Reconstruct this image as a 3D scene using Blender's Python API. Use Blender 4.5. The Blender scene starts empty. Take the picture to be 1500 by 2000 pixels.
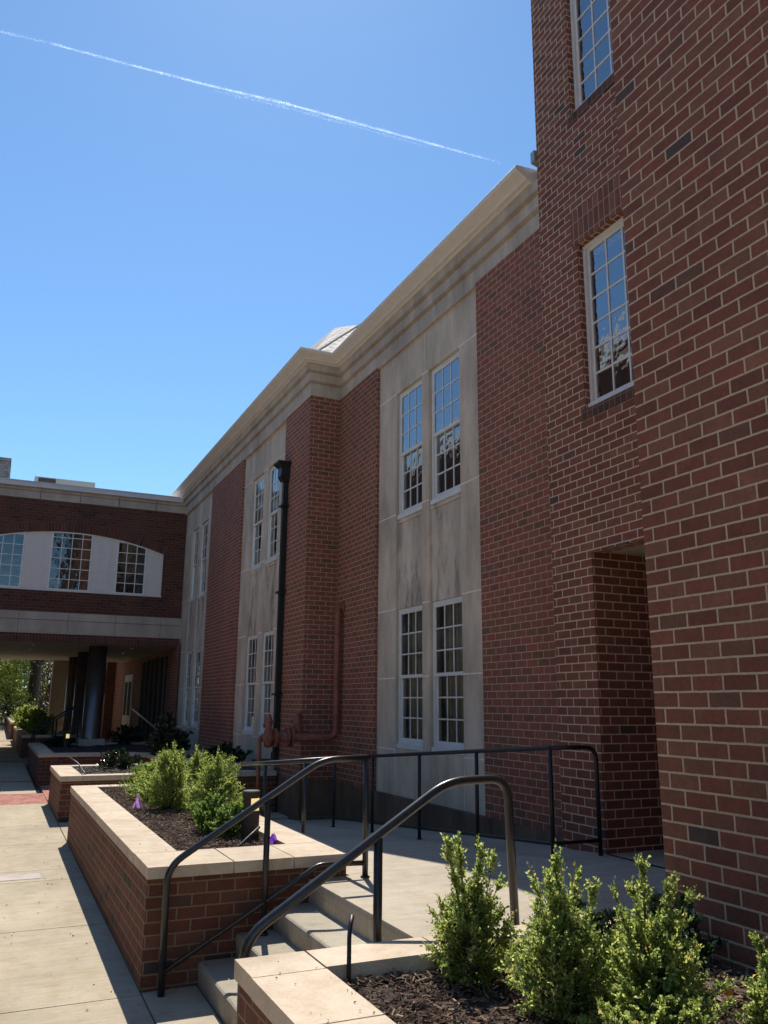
import bpy, math, random
import numpy as np
from mathutils import Matrix, Vector
R_ = math.radians
sc = bpy.context.scene
COL = sc.collection
# ---------------------------------------------------------------- camera
cam_d = bpy.data.cameras.new("camera"); cam = bpy.data.objects.new("camera", cam_d); COL.objects.link(cam)
cam_d.sensor_fit = 'VERTICAL'; cam_d.sensor_height = 36.0; cam_d.lens = 1615 / 2000 * 36
cam_d.clip_start = 0.05; cam_d.clip_end = 9000
def cam_axes():
    f = 1615.0; roll = R_(0.47)
    d1 = Vector((-18 - 750, 1370 - 1000, f)).normalized()          # world Y seen in (right, down, forward)
    u0 = Vector((math.sin(roll), -math.cos(roll), 0)); u0.z = -(u0.dot(d1)) / d1.z
    up = u0.normalized(); X = d1.cross(up).normalized()
    if X.x < 0: X = -X
    return X, d1, up
_X, _Y, _Z = cam_axes()
right = Vector((_X.x, _Y.x, _Z.x)); down = Vector((_X.y, _Y.y, _Z.y)); fwd = Vector((_X.z, _Y.z, _Z.z))
cam.matrix_world = Matrix(((right.x, -down.x, -fwd.x, 0), (right.y, -down.y, -fwd.y, 0), (right.z, -down.z, -fwd.z, 1.956), (0, 0, 0, 1)))
sc.camera = cam
# ---------------------------------------------------------------- light
SUN = Vector((0.18, 0.66, 1.0)).normalized()
ELEV = math.asin(SUN.z); AZ = math.atan2(SUN.x, SUN.y)
w = bpy.data.worlds.new("World"); sc.world = w; w.use_nodes = True
nt = w.node_tree; bg = nt.nodes["Background"]
sky = nt.nodes.new("ShaderNodeTexSky"); sky.sky_type = 'NISHITA'; sky.sun_disc = False
sky.sun_elevation = ELEV; sky.sun_rotation = AZ; sky.air_density = 1.0; sky.dust_density = 0.12; sky.ozone_density = 5.5
tint = nt.nodes.new('ShaderNodeMix'); tint.data_type = 'RGBA'; tint.blend_type = 'MULTIPLY'; tint.inputs[0].default_value = 1; tint.inputs[7].default_value = (.82, .98, 1.0, 1)   # clearer, more cyan spring sky
nt.links.new(sky.outputs[0], tint.inputs[6]); nt.links.new(tint.outputs[2], bg.inputs[0]); bg.inputs[1].default_value = 0.115
sun_d = bpy.data.lights.new("sun", 'SUN'); sun = bpy.data.objects.new("sun", sun_d); COL.objects.link(sun)
sun_d.energy = 4.2; sun_d.angle = R_(0.5); sun_d.color = (1.0, 0.94, 0.84)
sun.rotation_euler = SUN.to_track_quat('Z', 'Y').to_euler()
sc.view_settings.view_transform = 'Standard'; sc.view_settings.look = 'None'
sc.view_settings.exposure = 0.5; sc.view_settings.gamma = 1.0
rng = np.random.default_rng(7); random.seed(7)

# ---------------------------------------------------------------- materials
class NT:
    def __init__(s, name):
        s.m = bpy.data.materials.new(name); s.m.use_nodes = True; s.t = s.m.node_tree
        s.b = s.t.nodes["Principled BSDF"]; s.out = s.t.nodes["Material Output"]
    def n(s, kind, **kw):
        nd = s.t.nodes.new(kind)
        for k, v in kw.items():
            if k.startswith('i_'):
                key = k[2:]; key = int(key) if key.isdigit() else key.replace('_', ' ')
                nd.inputs[key].default_value = v
            else: setattr(nd, k, v)
        return nd
    def l(s, a, b): s.t.links.new(a, b)
    def ramp(s, stops, interp='LINEAR'):
        nd = s.n("ShaderNodeValToRGB"); cr = nd.color_ramp; cr.interpolation = interp
        while len(cr.elements) < len(stops): cr.elements.new(0.5)
        for e, (p, c) in zip(cr.elements, stops): e.position = p; e.color = (*c, 1)
        return nd
    def mix(s, mode, fac, a, b):
        nd = s.n("ShaderNodeMix", data_type='RGBA', blend_type=mode)
        for sock, v in ((nd.inputs[0], fac), (nd.inputs[6], a), (nd.inputs[7], b)):
            if hasattr(v, 'is_output'): s.l(v, sock)
            elif isinstance(v, (int, float)): sock.default_value = v
            else: sock.default_value = (*v, 1)
        return nd.outputs[2]
    def coord(s, which='Object'): return s.n("ShaderNodeTexCoord").outputs[which]
    def noise(s, vec, scale, detail=4, rough=.55):
        nd = s.n("ShaderNodeTexNoise", i_Scale=scale, i_Detail=detail, i_Roughness=rough)
        if vec is not None: s.l(vec, nd.inputs['Vector'])
        return nd
    def mapping(s, vec, scale=(1, 1, 1), rot=(0, 0, 0)):
        nd = s.n("ShaderNodeMapping"); nd.inputs['Scale'].default_value = scale; nd.inputs['Rotation'].default_value = rot
        s.l(vec, nd.inputs[0]); return nd.outputs[0]
    def bump(s, h, strength=.5, dist=.005, prev=None):
        nd = s.n("ShaderNodeBump", i_Strength=strength, i_Distance=dist); s.l(h, nd.inputs['Height'])
        if prev is not None: s.l(prev, nd.inputs['Normal'])
        return nd.outputs[0]
    def wpos(s): return s.n("ShaderNodeNewGeometry").outputs['Position']

def plain(name, col, rough=.6, metal=0, var=.12, scale=8, spec=.5, bump=0):
    k = NT(name); p = k.wpos(); nz = k.noise(p, scale)
    a = tuple(c * (1 - var) for c in col); b = tuple(min(1, c * (1 + var)) for c in col)
    r = k.ramp([(.3, a), (.7, b)]); k.l(nz.outputs[0], r.inputs[0]); k.l(r.outputs[0], k.b.inputs['Base Color'])
    k.b.inputs['Roughness'].default_value = rough; k.b.inputs['Metallic'].default_value = metal
    k.b.inputs['Specular IOR Level'].default_value = spec
    if bump: k.l(k.bump(k.noise(p, scale * 8).outputs[0], bump, .003), k.b.inputs['Normal'])
    return k.m

def brick_mat(name, stops, mortar, msize=.0048, bw=.2032, rh=.0813, offset=.5, wob=.004, dirt=.25, bumpd=.006, rough=.85):
    k = NT(name); uv = k.coord('UV')
    wn = k.noise(uv, 9, 5, .75); sub = k.n("ShaderNodeVectorMath", operation='SUBTRACT'); k.l(wn.outputs[1], sub.inputs[0]); sub.inputs[1].default_value = (.5, .5, .5)
    scl = k.n("ShaderNodeVectorMath", operation='SCALE'); k.l(sub.outputs[0], scl.inputs[0]); scl.inputs['Scale'].default_value = wob
    add = k.n("ShaderNodeVectorMath", operation='ADD'); k.l(uv, add.inputs[0]); k.l(scl.outputs[0], add.inputs[1])
    br = k.n("ShaderNodeTexBrick", offset=offset, offset_frequency=2, squash=1.0)
    br.inputs['Color1'].default_value = (0, 0, 0, 1); br.inputs['Color2'].default_value = (1, 1, 1, 1); br.inputs['Mortar'].default_value = (.5, .5, .5, 1)
    br.inputs['Scale'].default_value = 1; br.inputs['Mortar Size'].default_value = msize; br.inputs['Mortar Smooth'].default_value = .25
    br.inputs['Brick Width'].default_value = bw; br.inputs['Row Height'].default_value = rh; br.inputs['Bias'].default_value = 0
    k.l(add.outputs[0], br.inputs['Vector'])
    r = k.ramp(stops); k.l(br.outputs['Color'], r.inputs[0])
    p = k.wpos()
    fine = k.ramp([(.3, (.72, .72, .72)), (.7, (1.18, 1.14, 1.12))]); k.l(k.noise(p, 60, 5, .7).outputs[0], fine.inputs[0])
    med = k.ramp([(.25, (.78, .80, .82)), (.7, (1.14, 1.08, 1.04))]); k.l(k.noise(p, 11, 4, .65).outputs[0], med.inputs[0])
    c = k.mix('MULTIPLY', .85, k.mix('MULTIPLY', .8, r.outputs[0], fine.outputs[0]), med.outputs[0])
    c = k.mix('MIX', br.outputs['Fac'], c, k.mix('MULTIPLY', .7, mortar, fine.outputs[0]))
    big = k.ramp([(.35, (1, 1, 1)), (.75, (1 - dirt, 1 - dirt, 1 - dirt * .9))]); k.l(k.noise(k.mapping(p, (1, 1, .45)), 1.1, 6, .6).outputs[0], big.inputs[0])
    c = k.mix('MULTIPLY', 1.0, c, big.outputs[0])
    k.l(c, k.b.inputs['Base Color']); k.b.inputs['Roughness'].default_value = rough; k.b.inputs['Specular IOR Level'].default_value = .25
    inv = k.n("ShaderNodeMath", operation='SUBTRACT'); inv.inputs[0].default_value = 1; k.l(br.outputs['Fac'], inv.inputs[1])
    b1 = k.bump(k.noise(p, 130, 4, .7).outputs[0], .35, .003)
    k.l(k.bump(inv.outputs[0], .9, bumpd, b1), k.b.inputs['Normal'])
    return k.m
def reds(m, d=.09):   # per-brick colours
    s = lambda c: tuple(x * m * 1.42 for x in c)
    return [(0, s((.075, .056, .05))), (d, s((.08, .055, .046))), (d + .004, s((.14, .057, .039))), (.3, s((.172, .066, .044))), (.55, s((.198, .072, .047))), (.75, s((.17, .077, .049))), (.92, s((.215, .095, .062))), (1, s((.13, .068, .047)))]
M = {}
M['brick_old'] = brick_mat('old_red_brick', [(0, (.20, .105, .072)), (.12, (.245, .104, .07)), (.4, (.30, .112, .074)), (.7, (.335, .122, .080)), (.88, (.30, .13, .082)), (1, (.225, .12, .076))], (.62, .465, .345), .0046, dirt=.22, bumpd=.003, wob=.003)
M['brick_new'] = brick_mat('new_red_brick', reds(.98, .008), (.70, .54, .385), .0066, wob=.006, dirt=.15)
M['brick_big'] = brick_mat('wing_red_brick', reds(.98, .005), (.62, .475, .33), .0066, wob=.007, dirt=.2)
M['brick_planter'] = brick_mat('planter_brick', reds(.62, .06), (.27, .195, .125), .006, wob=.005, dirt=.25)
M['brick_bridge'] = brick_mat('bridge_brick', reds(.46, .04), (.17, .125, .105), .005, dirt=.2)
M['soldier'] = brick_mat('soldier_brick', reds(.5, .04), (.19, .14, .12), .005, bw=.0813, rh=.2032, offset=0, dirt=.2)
M['soldier_new'] = brick_mat('soldier_new_brick', reds(.98, .02), (.45, .345, .24), .006, bw=.0813, rh=.2032, offset=.0, dirt=.2)
M['rowlock'] = brick_mat('rowlock_sill_brick', [(0, (.08, .05, .042)), (.6, (.14, .065, .05)), (1, (.19, .075, .055))], (.24, .18, .13), .005, bw=.0813, rh=.3, offset=0)
M['paver'] = brick_mat('red_paver', [(0, (.33, .13, .10)), (.5, (.40, .17, .13)), (1, (.46, .21, .165))], (.28, .17, .13), .003, bw=.102, rh=.204, offset=.5, dirt=.15)

def limestone(name, col, streak=.5, drip=0):
    k = NT(name); p = k.wpos()
    n1 = k.noise(k.mapping(p, (1.8, 1.8, .5)), 1.5, 6, .7); n2 = k.noise(p, 1.0, 5, .6); n3 = k.noise(p, 45, 4, .7)
    r1 = k.ramp([(.40, (1, 1, 1)), (.54, (1 - .34 * streak, 1 - .35 * streak, 1 - .36 * streak)), (.68, (1 - .72 * streak,) * 3)]); k.l(n1.outputs[0], r1.inputs[0])
    r2 = k.ramp([(.3, tuple(c * .82 for c in col)), (.7, tuple(c * 1.1 for c in col))]); k.l(n2.outputs[0], r2.inputs[0])
    r3 = k.ramp([(.3, (.9, .9, .9)), (.7, (1.05, 1.05, 1.05))]); k.l(n3.outputs[0], r3.inputs[0])
    c = k.mix('MULTIPLY', 1.0, k.mix('MULTIPLY', 1.0, r2.outputs[0], r1.outputs[0]), r3.outputs[0])
    if drip:                                           # soot tongues and lime runs left by rain
        r5 = k.ramp([(.50, (1, 1, 1)), (.60, (.55, .54, .55)), (.72, (.36, .36, .38))]); k.l(k.noise(k.mapping(p, (1, 3.2, .8)), 1.3, 7, .72).outputs[0], r5.inputs[0])
        r6 = k.ramp([(.60, (1, 1, 1)), (.70, (1.22, 1.18, 1.1))]); k.l(k.noise(k.mapping(p, (1, 6, .5)), 1.7, 5, .6).outputs[0], r6.inputs[0])
        c = k.mix('MULTIPLY', drip, k.mix('MULTIPLY', 1, c, r6.outputs[0]), r5.outputs[0])
    k.l(c, k.b.inputs['Base Color']); k.b.inputs['Roughness'].default_value = .85; k.b.inputs['Specular IOR Level'].default_value = .3
    k.l(k.bump(n3.outputs[0], .3, .003), k.b.inputs['Normal'])
    return k.m
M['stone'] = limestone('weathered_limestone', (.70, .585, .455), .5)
M['stone_clean'] = limestone('cornice_limestone', (.61, .52, .425), .5)
M['spandrel'] = limestone('streaked_spandrel', (.68, .575, .45), .5, .9)
M['plinth'] = limestone('dirty_plinth', (.17, .12, .08), .8)
M['joint'] = plain('lime_joint', (.86, .76, .63), .9)
M['joint_dark'] = plain('dark_joint', (.10, .085, .075), .9)
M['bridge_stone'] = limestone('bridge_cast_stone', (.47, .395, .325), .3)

def concrete(name, col, stain=.2, spots=True, brush=(1, 14, 1)):
    k = NT(name); p = k.wpos()
    n1 = k.noise(p, .9, 6, .6); n2 = k.noise(k.mapping(p, brush), 3.0, 6, .7); n3 = k.noise(p, 70, 4, .7); n4 = k.noise(p, 7, 5, .6)
    r1 = k.ramp([(.3, tuple(c * (1 - stain) for c in col)), (.65, tuple(c * 1.08 for c in col))]); k.l(n1.outputs[0], r1.inputs[0])
    r2 = k.ramp([(.3, (.82, .80, .77)), (.7, (1.06, 1.06, 1.06))]); k.l(n2.outputs[0], r2.inputs[0])
    r3 = k.ramp([(.25, (.86, .86, .86)), (.6, (1.03, 1.03, 1.03))]); k.l(n3.outputs[0], r3.inputs[0])
    r4 = k.ramp([(.3, (.9, .86, .8)), (.55, (1.02, 1.02, 1.02))]); k.l(n4.outputs[0], r4.inputs[0])
    c = k.mix('MULTIPLY', 1, k.mix('MULTIPLY', 1, k.mix('MULTIPLY', 1, r1.outputs[0], r2.outputs[0]), r3.outputs[0]), r4.outputs[0])
    if spots:
        vo = k.n("ShaderNodeTexVoronoi", i_Scale=5.0); k.l(k.mapping(p, (1, 1.5, 1)), vo.inputs['Vector'])
        rs = k.ramp([(.03, (.35, .26, .2)), (.055, (1, 1, 1))]); k.l(vo.outputs['Distance'], rs.inputs[0])
        c = k.mix('MULTIPLY', .8, c, rs.outputs[0])
    k.l(c, k.b.inputs['Base Color']); k.b.inputs['Roughness'].default_value = .9; k.b.inputs['Specular IOR Level'].default_value = .25
    k.l(k.bump(n3.outputs[0], .35, .004), k.b.inputs['Normal'])
    return k.m
M['walk'] = concrete('walk_concrete', (.455, .39, .29), .24)
M['landing'] = concrete('landing_concrete', (.46, .405, .325), .14, False)
M['step'] = concrete('step_concrete', (.43, .385, .305), .28, False)
M['coping'] = concrete('cream_cast_stone', (.60, .50, .39), .14, False, (1, 1, 1))
M['grit'] = concrete('dusty_ground', (.55, .47, .36), .2, False)
M['plaque'] = concrete('pale_granite', (.5, .44, .42), .2, False)
M['white'] = plain('white_window_paint', (.72, .71, .67), .4, var=.06)
M['bridge_white'] = plain('white_panel_paint', (.66, .585, .54), .45, var=.04)
M['gutter'] = plain('cream_gutter_paint', (.72, .68, .63), .4, var=.06)
M['coping_metal'] = plain('grey_white_metal_coping', (.56, .545, .55), .35, var=.04)
M['mould_shade'] = limestone('mould_and_shade_ledge', (.46, .39, .31), .5)
M['rail'] = plain('black_brown_railing_paint', (.026, .024, .024), .3, var=.25, scale=30)
M['rail_far'] = plain('black_railing_paint', (.014, .014, .016), .4, var=.2)
M['green'] = plain('dark_green_downspout', (.008, .013, .012), .45, var=.25)
M['redpipe'] = plain('red_oxide_pipe', (.26, .085, .056), .6, var=.3, scale=14)
M['bronze'] = plain('bronze_bollard_metal', (.036, .023, .019), .6, var=.2)
M['steel'] = plain('gunmetal_column', (.17, .15, .135), .3, metal=.75, var=.12, scale=3)
M['soffit'] = plain('soffit_plaster', (.36, .325, .265), .9, var=.06)
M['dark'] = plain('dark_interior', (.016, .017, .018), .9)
M['blind'] = None
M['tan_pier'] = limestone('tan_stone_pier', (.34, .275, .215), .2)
M['rubber'] = plain('black_poly_tube', (.012, .012, .013), .5)
M['hvac'] = plain('cream_unit_paint', (.50, .50, .42), .5, var=.05)
M['cream_door'] = plain('cream_door_paint', (.55, .46, .34), .5, var=.1)
M['orange'] = plain('orange_leaf', (.75, .25, .02), .5)
M['bark'] = plain('grey_brown_bark', (.06, .048, .04), .95, var=.4, scale=12, bump=.6)
M['twig'] = plain('twig_bark', (.10, .075, .05), .9, var=.3, scale=40)
M['zinc'] = plain('zinc_flashing', (.35, .37, .38), .4, metal=.4, var=.1)

def slate():
    k = NT('slate_shingles'); uv = k.coord('UV')
    br = k.n("ShaderNodeTexBrick", offset=.5); br.inputs['Color1'].default_value = (0, 0, 0, 1); br.inputs['Color2'].default_value = (1, 1, 1, 1)
    br.inputs['Scale'].default_value = 1; br.inputs['Mortar Size'].default_value = .036; br.inputs['Brick Width'].default_value = .42; br.inputs['Row Height'].default_value = .3
    k.l(uv, br.inputs['Vector']); r = k.ramp([(0, (.2, .19, .18)), (.5, (.31, .30, .285)), (1, (.44, .42, .4))]); k.l(br.outputs['Color'], r.inputs[0])
    k.l(k.mix('MIX', br.outputs['Fac'], r.outputs[0], (.03, .03, .03)), k.b.inputs['Base Color']); k.b.inputs['Roughness'].default_value = .75; k.b.inputs['Specular IOR Level'].default_value = .15
    return k.m
M['slate'] = slate()
M['shingle'] = brick_mat('grey_shingle', [(0, (.26, .25, .24)), (.5, (.33, .32, .305)), (1, (.40, .385, .37))], (.17, .165, .16), .008, bw=.15, rh=.12, dirt=.15)

def glass(name='window_glass', ior=2.0):
    k = NT(name); p = k.wpos()
    fr = k.n("ShaderNodeFresnel", i_IOR=ior); gl = k.n("ShaderNodeBsdfGlossy", i_Roughness=.015); tr = k.n("ShaderNodeBsdfTransparent")
    gl.inputs[0].default_value = (.9, .93, .95, 1); tr.inputs[0].default_value = (.8, .83, .82, 1)
    nb = k.bump(k.noise(p, 2.6, 3).outputs[0], .45, .016); k.l(nb, gl.inputs['Normal'])
    mx = k.n("ShaderNodeMixShader"); k.l(fr.outputs[0], mx.inputs[0]); k.l(tr.outputs[0], mx.inputs[1]); k.l(gl.outputs[0], mx.inputs[2])
    k.l(mx.outputs[0], k.out.inputs[0]); return k.m
M['glass'] = glass()
M['glass_bright'] = glass('coated_window_glass', 3.9)
def blind():
    k = NT('grey_vertical_blind'); p = k.wpos()
    wv = k.n("ShaderNodeTexWave", wave_type='BANDS', bands_direction='Y', i_Scale=3.2, i_Distortion=.6); k.l(p, wv.inputs[0])
    r = k.ramp([(.2, (.52, .54, .50)), (.6, (.80, .82, .76))]); k.l(wv.outputs[0], r.inputs[0]); k.l(r.outputs[0], k.b.inputs['Base Color'])
    return k.m
M['blind'] = blind()
def emis(name, col, st, base):
    k = NT(name); k.b.inputs['Base Color'].default_value = (*base, 1); k.b.inputs['Emission Color'].default_value = (*col, 1); k.b.inputs['Emission Strength'].default_value = st
    return k.m
M['lens'] = emis('amber_lamp_lens', (1.0, .72, .28), .55, (.8, .66, .4))
M['downlight'] = emis('ceiling_downlight', (1, .95, .85), .03, (.3, .28, .25))

def leaf_mat(name, stops, trans=.45, rough=.45, spec=.4):
    k = NT(name); g = k.n("ShaderNodeNewGeometry"); r = k.ramp(stops); k.l(g.outputs['Random Per Island'], r.inputs[0])
    k.l(r.outputs[0], k.b.inputs['Base Color']); k.b.inputs['Roughness'].default_value = rough; k.b.inputs['Specular IOR Level'].default_value = spec
    t = k.n("ShaderNodeBsdfTranslucent"); hs = k.n("ShaderNodeHueSaturation", i_Saturation=1.05, i_Value=1.6); k.l(r.outputs[0], hs.inputs['Color']); k.l(hs.outputs[0], t.inputs[0])
    mx = k.n("ShaderNodeMixShader"); mx.inputs[0].default_value = trans; k.l(k.b.outputs[0], mx.inputs[1]); k.l(t.outputs[0], mx.inputs[2]); k.l(mx.outputs[0], k.out.inputs[0])
    return k.m
M['box_leaf'] = leaf_mat('boxwood_leaf', [(0, (.09, .12, .03)), (.3, (.24, .30, .08)), (.7, (.38, .46, .145)), (.92, (.55, .57, .21)), (1, (.56, .42, .13))], .56)
M['yew_leaf'] = leaf_mat('juniper_spray', [(0, (.10, .145, .035)), (.5, (.31, .40, .105)), (.9, (.48, .54, .16)), (1, (.56, .48, .16))], .52, .52)
M['bright_leaf'] = leaf_mat('bright_boxwood_leaf', [(0, (.06, .11, .025)), (.5, (.17, .27, .06)), (1, (.30, .40, .10))])
M['dark_leaf'] = leaf_mat('glossy_dark_leaf', [(0, (.018, .03, .016)), (.6, (.035, .055, .025)), (1, (.07, .095, .04))], .15, .25, .6)
M['tree_leaf'] = leaf_mat('tree_leaf', [(0, (.08, .11, .03)), (.5, (.24, .30, .075)), (1, (.46, .50, .15))], .62)
M['tree_leaf_dark'] = leaf_mat('dark_tree_leaf', [(0, (.025, .04, .02)), (.6, (.06, .09, .035)), (1, (.12, .15, .055))], .4)
M['red_leaf'] = leaf_mat('maroon_leaf', [(0, (.035, .018, .02)), (.6, (.07, .04, .04)), (1, (.16, .10, .09))], .3)
M['chip'] = leaf_mat('bark_chip', [(0, (.035, .02, .013)), (.5, (.105, .062, .042)), (.82, (.19, .125, .085)), (1, (.38, .28, .2))], .0, .9, .2)
M['chip_pale'] = leaf_mat('pale_wood_chip', [(0, (.06, .04, .03)), (.5, (.18, .125, .085)), (1, (.36, .27, .19))], .0, .9, .2)
M['soil'] = plain('dark_soil', (.028, .019, .014), .95, var=.4, scale=25)
M['gravel_bed'] = leaf_mat('grey_bark_chip', [(0, (.04, .033, .028)), (.6, (.12, .10, .08)), (1, (.30, .26, .22))], .0, .9, .2)
M['purple'] = leaf_mat('purple_flag_plastic', [(0, (.42, .25, .52)), (1, (.50, .32, .60))], .5)
M['purple2'] = leaf_mat('violet_flag_plastic', [(0, (.26, .10, .55)), (1, (.32, .14, .62))], .5)
def contrail_mat():
    k = NT('contrail_vapour'); d = k.n("ShaderNodeBsdfDiffuse"); t = k.n("ShaderNodeBsdfTranslucent"); a = k.n("ShaderNodeAddShader")
    d.inputs[0].default_value = (.9, .95, 1, 1); t.inputs[0].default_value = (.7, .74, .78, 1); k.l(d.outputs[0], a.inputs[0]); k.l(t.outputs[0], a.inputs[1])
    tr = k.n("ShaderNodeBsdfTransparent"); mx = k.n("ShaderNodeMixShader"); mx.inputs[0].default_value = .34
    k.l(tr.outputs[0], mx.inputs[1]); k.l(a.outputs[0], mx.inputs[2]); k.l(mx.outputs[0], k.out.inputs[0]); return k.m
M['contrail'] = contrail_mat()

# ---------------------------------------------------------------- mesh helpers
class MB:
    def __init__(s): s.v = []; s.f = []; s.m = []; s.uv = {}
    def poly(s, pts, mi=0, uv=None):
        i = len(s.v); s.v += [tuple(p) for p in pts]; s.f.append(tuple(range(i, i + len(pts)))); s.m.append(mi)
        if uv: s.uv[len(s.f) - 1] = uv
    def box(s, x0, x1, y0, y1, z0, z1, mi=0, skip=''):
        p = lambda x, y, z: (x, y, z)
        F = {'b': [p(x0, y0, z0), p(x0, y1, z0), p(x1, y1, z0), p(x1, y0, z0)], 't': [p(x0, y0, z1), p(x1, y0, z1), p(x1, y1, z1), p(x0, y1, z1)],
             's': [p(x0, y0, z0), p(x1, y0, z0), p(x1, y0, z1), p(x0, y0, z1)], 'n': [p(x1, y1, z0), p(x0, y1, z0), p(x0, y1, z1), p(x1, y1, z1)],
             'w': [p(x0, y1, z0), p(x0, y0, z0), p(x0, y0, z1), p(x0, y1, z1)], 'e': [p(x1, y0, z0), p(x1, y1, z0), p(x1, y1, z1), p(x1, y0, z1)]}
        for k, q in F.items():
            if k not in skip: s.poly(q, mi)
    def prism(s, xy, z0, z1, mi=0, bottom=True):      # xy counter-clockwise; z may be callable of (x, y)
        f0 = z0 if callable(z0) else (lambda x, y: z0); f1 = z1 if callable(z1) else (lambda x, y: z1)
        n = len(xy); s.poly([(x, y, f1(x, y)) for x, y in xy], mi)
        if bottom: s.poly([(x, y, f0(x, y)) for x, y in reversed(xy)], mi)
        for i in range(n):
            a, b = xy[i], xy[(i + 1) % n]; s.poly([(*a, f0(*a)), (*b, f0(*b)), (*b, f1(*b)), (*a, f1(*a))], mi)
    def tube(s, pts, r, n=12, cap=True, mi=0):
        P = [Vector(p) for p in pts]; rr = r if hasattr(r, '__len__') else [r] * len(P); rings = []; ref = None
        for i, p in enumerate(P):
            t = ((P[min(i + 1, len(P) - 1)] - p).normalized() + (p - P[max(i - 1, 0)]).normalized())
            t = t.normalized() if t.length > 1e-6 else Vector((0, 0, 1))
            if ref is None: ref = Vector((0, 0, 1)) if abs(t.z) < .9 else Vector((1, 0, 0))
            u = (ref - t * ref.dot(t)).normalized(); v = t.cross(u); ref = u
            base = len(s.v); rings.append(base)
            for k in range(n):
                a = 2 * math.pi * k / n; s.v.append(tuple(p + (u * math.cos(a) + v * math.sin(a)) * rr[i]))
        for a, b in zip(rings, rings[1:]):
            for k in range(n): s.f.append((a + k, a + (k + 1) % n, b + (k + 1) % n, b + k)); s.m.append(mi)
        if cap:
            s.f.append(tuple(rings[0] + k for k in reversed(range(n)))); s.m.append(mi)
            s.f.append(tuple(rings[-1] + k for k in range(n))); s.m.append(mi)
    def lathe(s, c, prof, n=24, mi=0):                 # prof: list of (r, z)
        rings = []
        for r, z in prof:
            rings.append(len(s.v)); s.v += [(c[0] + r * math.cos(2 * math.pi * k / n), c[1] + r * math.sin(2 * math.pi * k / n), z) for k in range(n)]
        for a, b in zip(rings, rings[1:]):
            for k in range(n): s.f.append((a + k, a + (k + 1) % n, b + (k + 1) % n, b + k)); s.m.append(mi)
        s.f.append(tuple(rings[-1] + k for k in range(n))); s.m.append(mi)
    def build(s, name, mats, parent=None, smooth=False, bevel=0, segs=2):
        org = Vector(parent.matrix_world.translation) if parent else Vector((0, 0, 0))
        if parent:                                     # parents are only ever moved, never turned
            org = Vector((0, 0, 0)); q = parent
            while q: org += q.location; q = q.parent
        me = bpy.data.meshes.new(name); me.from_pydata([(x - org.x, y - org.y, z - org.z) for x, y, z in s.v], [], s.f)
        for m in (mats if isinstance(mats, (list, tuple)) else [mats]): me.materials.append(M[m] if isinstance(m, str) else m)
        me.polygons.foreach_set('material_index', s.m)
        lay = me.uv_layers.new(name='UVMap').data
        for pi, p in enumerate(me.polygons):
            if pi in s.uv:
                for li, u in zip(p.loop_indices, s.uv[pi]): lay[li].uv = u
                continue
            nx, ny, nz = (abs(c) for c in p.normal)
            for li, vi in zip(p.loop_indices, p.vertices):
                x, y, z = s.v[vi]
                lay[li].uv = (x, y) if nz > nx and nz > ny else ((y, z) if nx >= ny else (x, z))
        if smooth: me.polygons.foreach_set('use_smooth', [True] * len(me.polygons))
        o = bpy.data.objects.new(name, me); COL.objects.link(o)
        if parent: o.parent = parent
        if bevel:
            b = o.modifiers.new('bevel', 'BEVEL'); b.width = bevel; b.segments = segs; b.limit_method = 'ANGLE'; b.angle_limit = R_(40)
        if smooth and not bevel:
            pass
        return o
def tag(o, label=None, cat=None, group=None, kind=None):
    if label: o['label'] = label
    if cat: o['category'] = cat
    if group: o['group'] = group
    if kind: o['kind'] = kind
    return o
def thing(name, label, cat, loc=(0, 0, 0), group=None):
    o = bpy.data.objects.new(name, None); COL.objects.link(o); o.location = loc; o.empty_display_size = .2
    return tag(o, label, cat, group)
def copy_tree(o, parent=None):
    c = o.copy(); COL.objects.link(c); c.parent = parent
    for ch in list(o.children): copy_tree(ch, c)
    return c
def arc_bend(pts, rad, n=6):                           # fillet the inner corners of a polyline
    P = [Vector(p) for p in pts]; out = [P[0]]
    for i in range(1, len(P) - 1):
        a, b, c = P[i - 1], P[i], P[i + 1]; d = min(rad, (a - b).length * .48, (c - b).length * .48)
        p, q = b + (a - b).normalized() * d, b + (c - b).normalized() * d
        for k in range(n + 1):
            t = k / n; out.append(p * (1 - t) ** 2 + b * 2 * t * (1 - t) + q * t * t)
    return out + [P[-1]]
def wallx(mb, x, y0, y1, z0, z1, holes=(), depth=.15, mi=0, top=None):
    """wall facing -x with holes (y0,y1,z0,z1) and reveals running back to x+depth"""
    ys = sorted({y0, y1, *[h[0] for h in holes], *[h[1] for h in holes]}); zs = sorted({z0, z1, *[h[2] for h in holes], *[h[3] for h in holes]})
    for a, b in zip(ys, ys[1:]):
        for c, d in zip(zs, zs[1:]):
            my, mz = (a + b) / 2, (c + d) / 2
            if not any(h[0] < my < h[1] and h[2] < mz < h[3] for h in holes):
                mb.poly([(x, b, c), (x, a, c), (x, a, d), (x, b, d)], mi)
    for a, b, c, d in holes:
        e = x + depth
        mb.poly([(x, a, c), (e, a, c), (e, a, d), (x, a, d)], mi); mb.poly([(e, b, c), (x, b, c), (x, b, d), (e, b, d)], mi)
        mb.poly([(x, a, d), (e, a, d), (e, b, d), (x, b, d)], mi); mb.poly([(x, b, c), (e, b, c), (e, a, c), (x, a, c)], mi)
def gz(x, y): return -.024 + .0135 * y                 # the walk rises gently away from the camera

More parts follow.
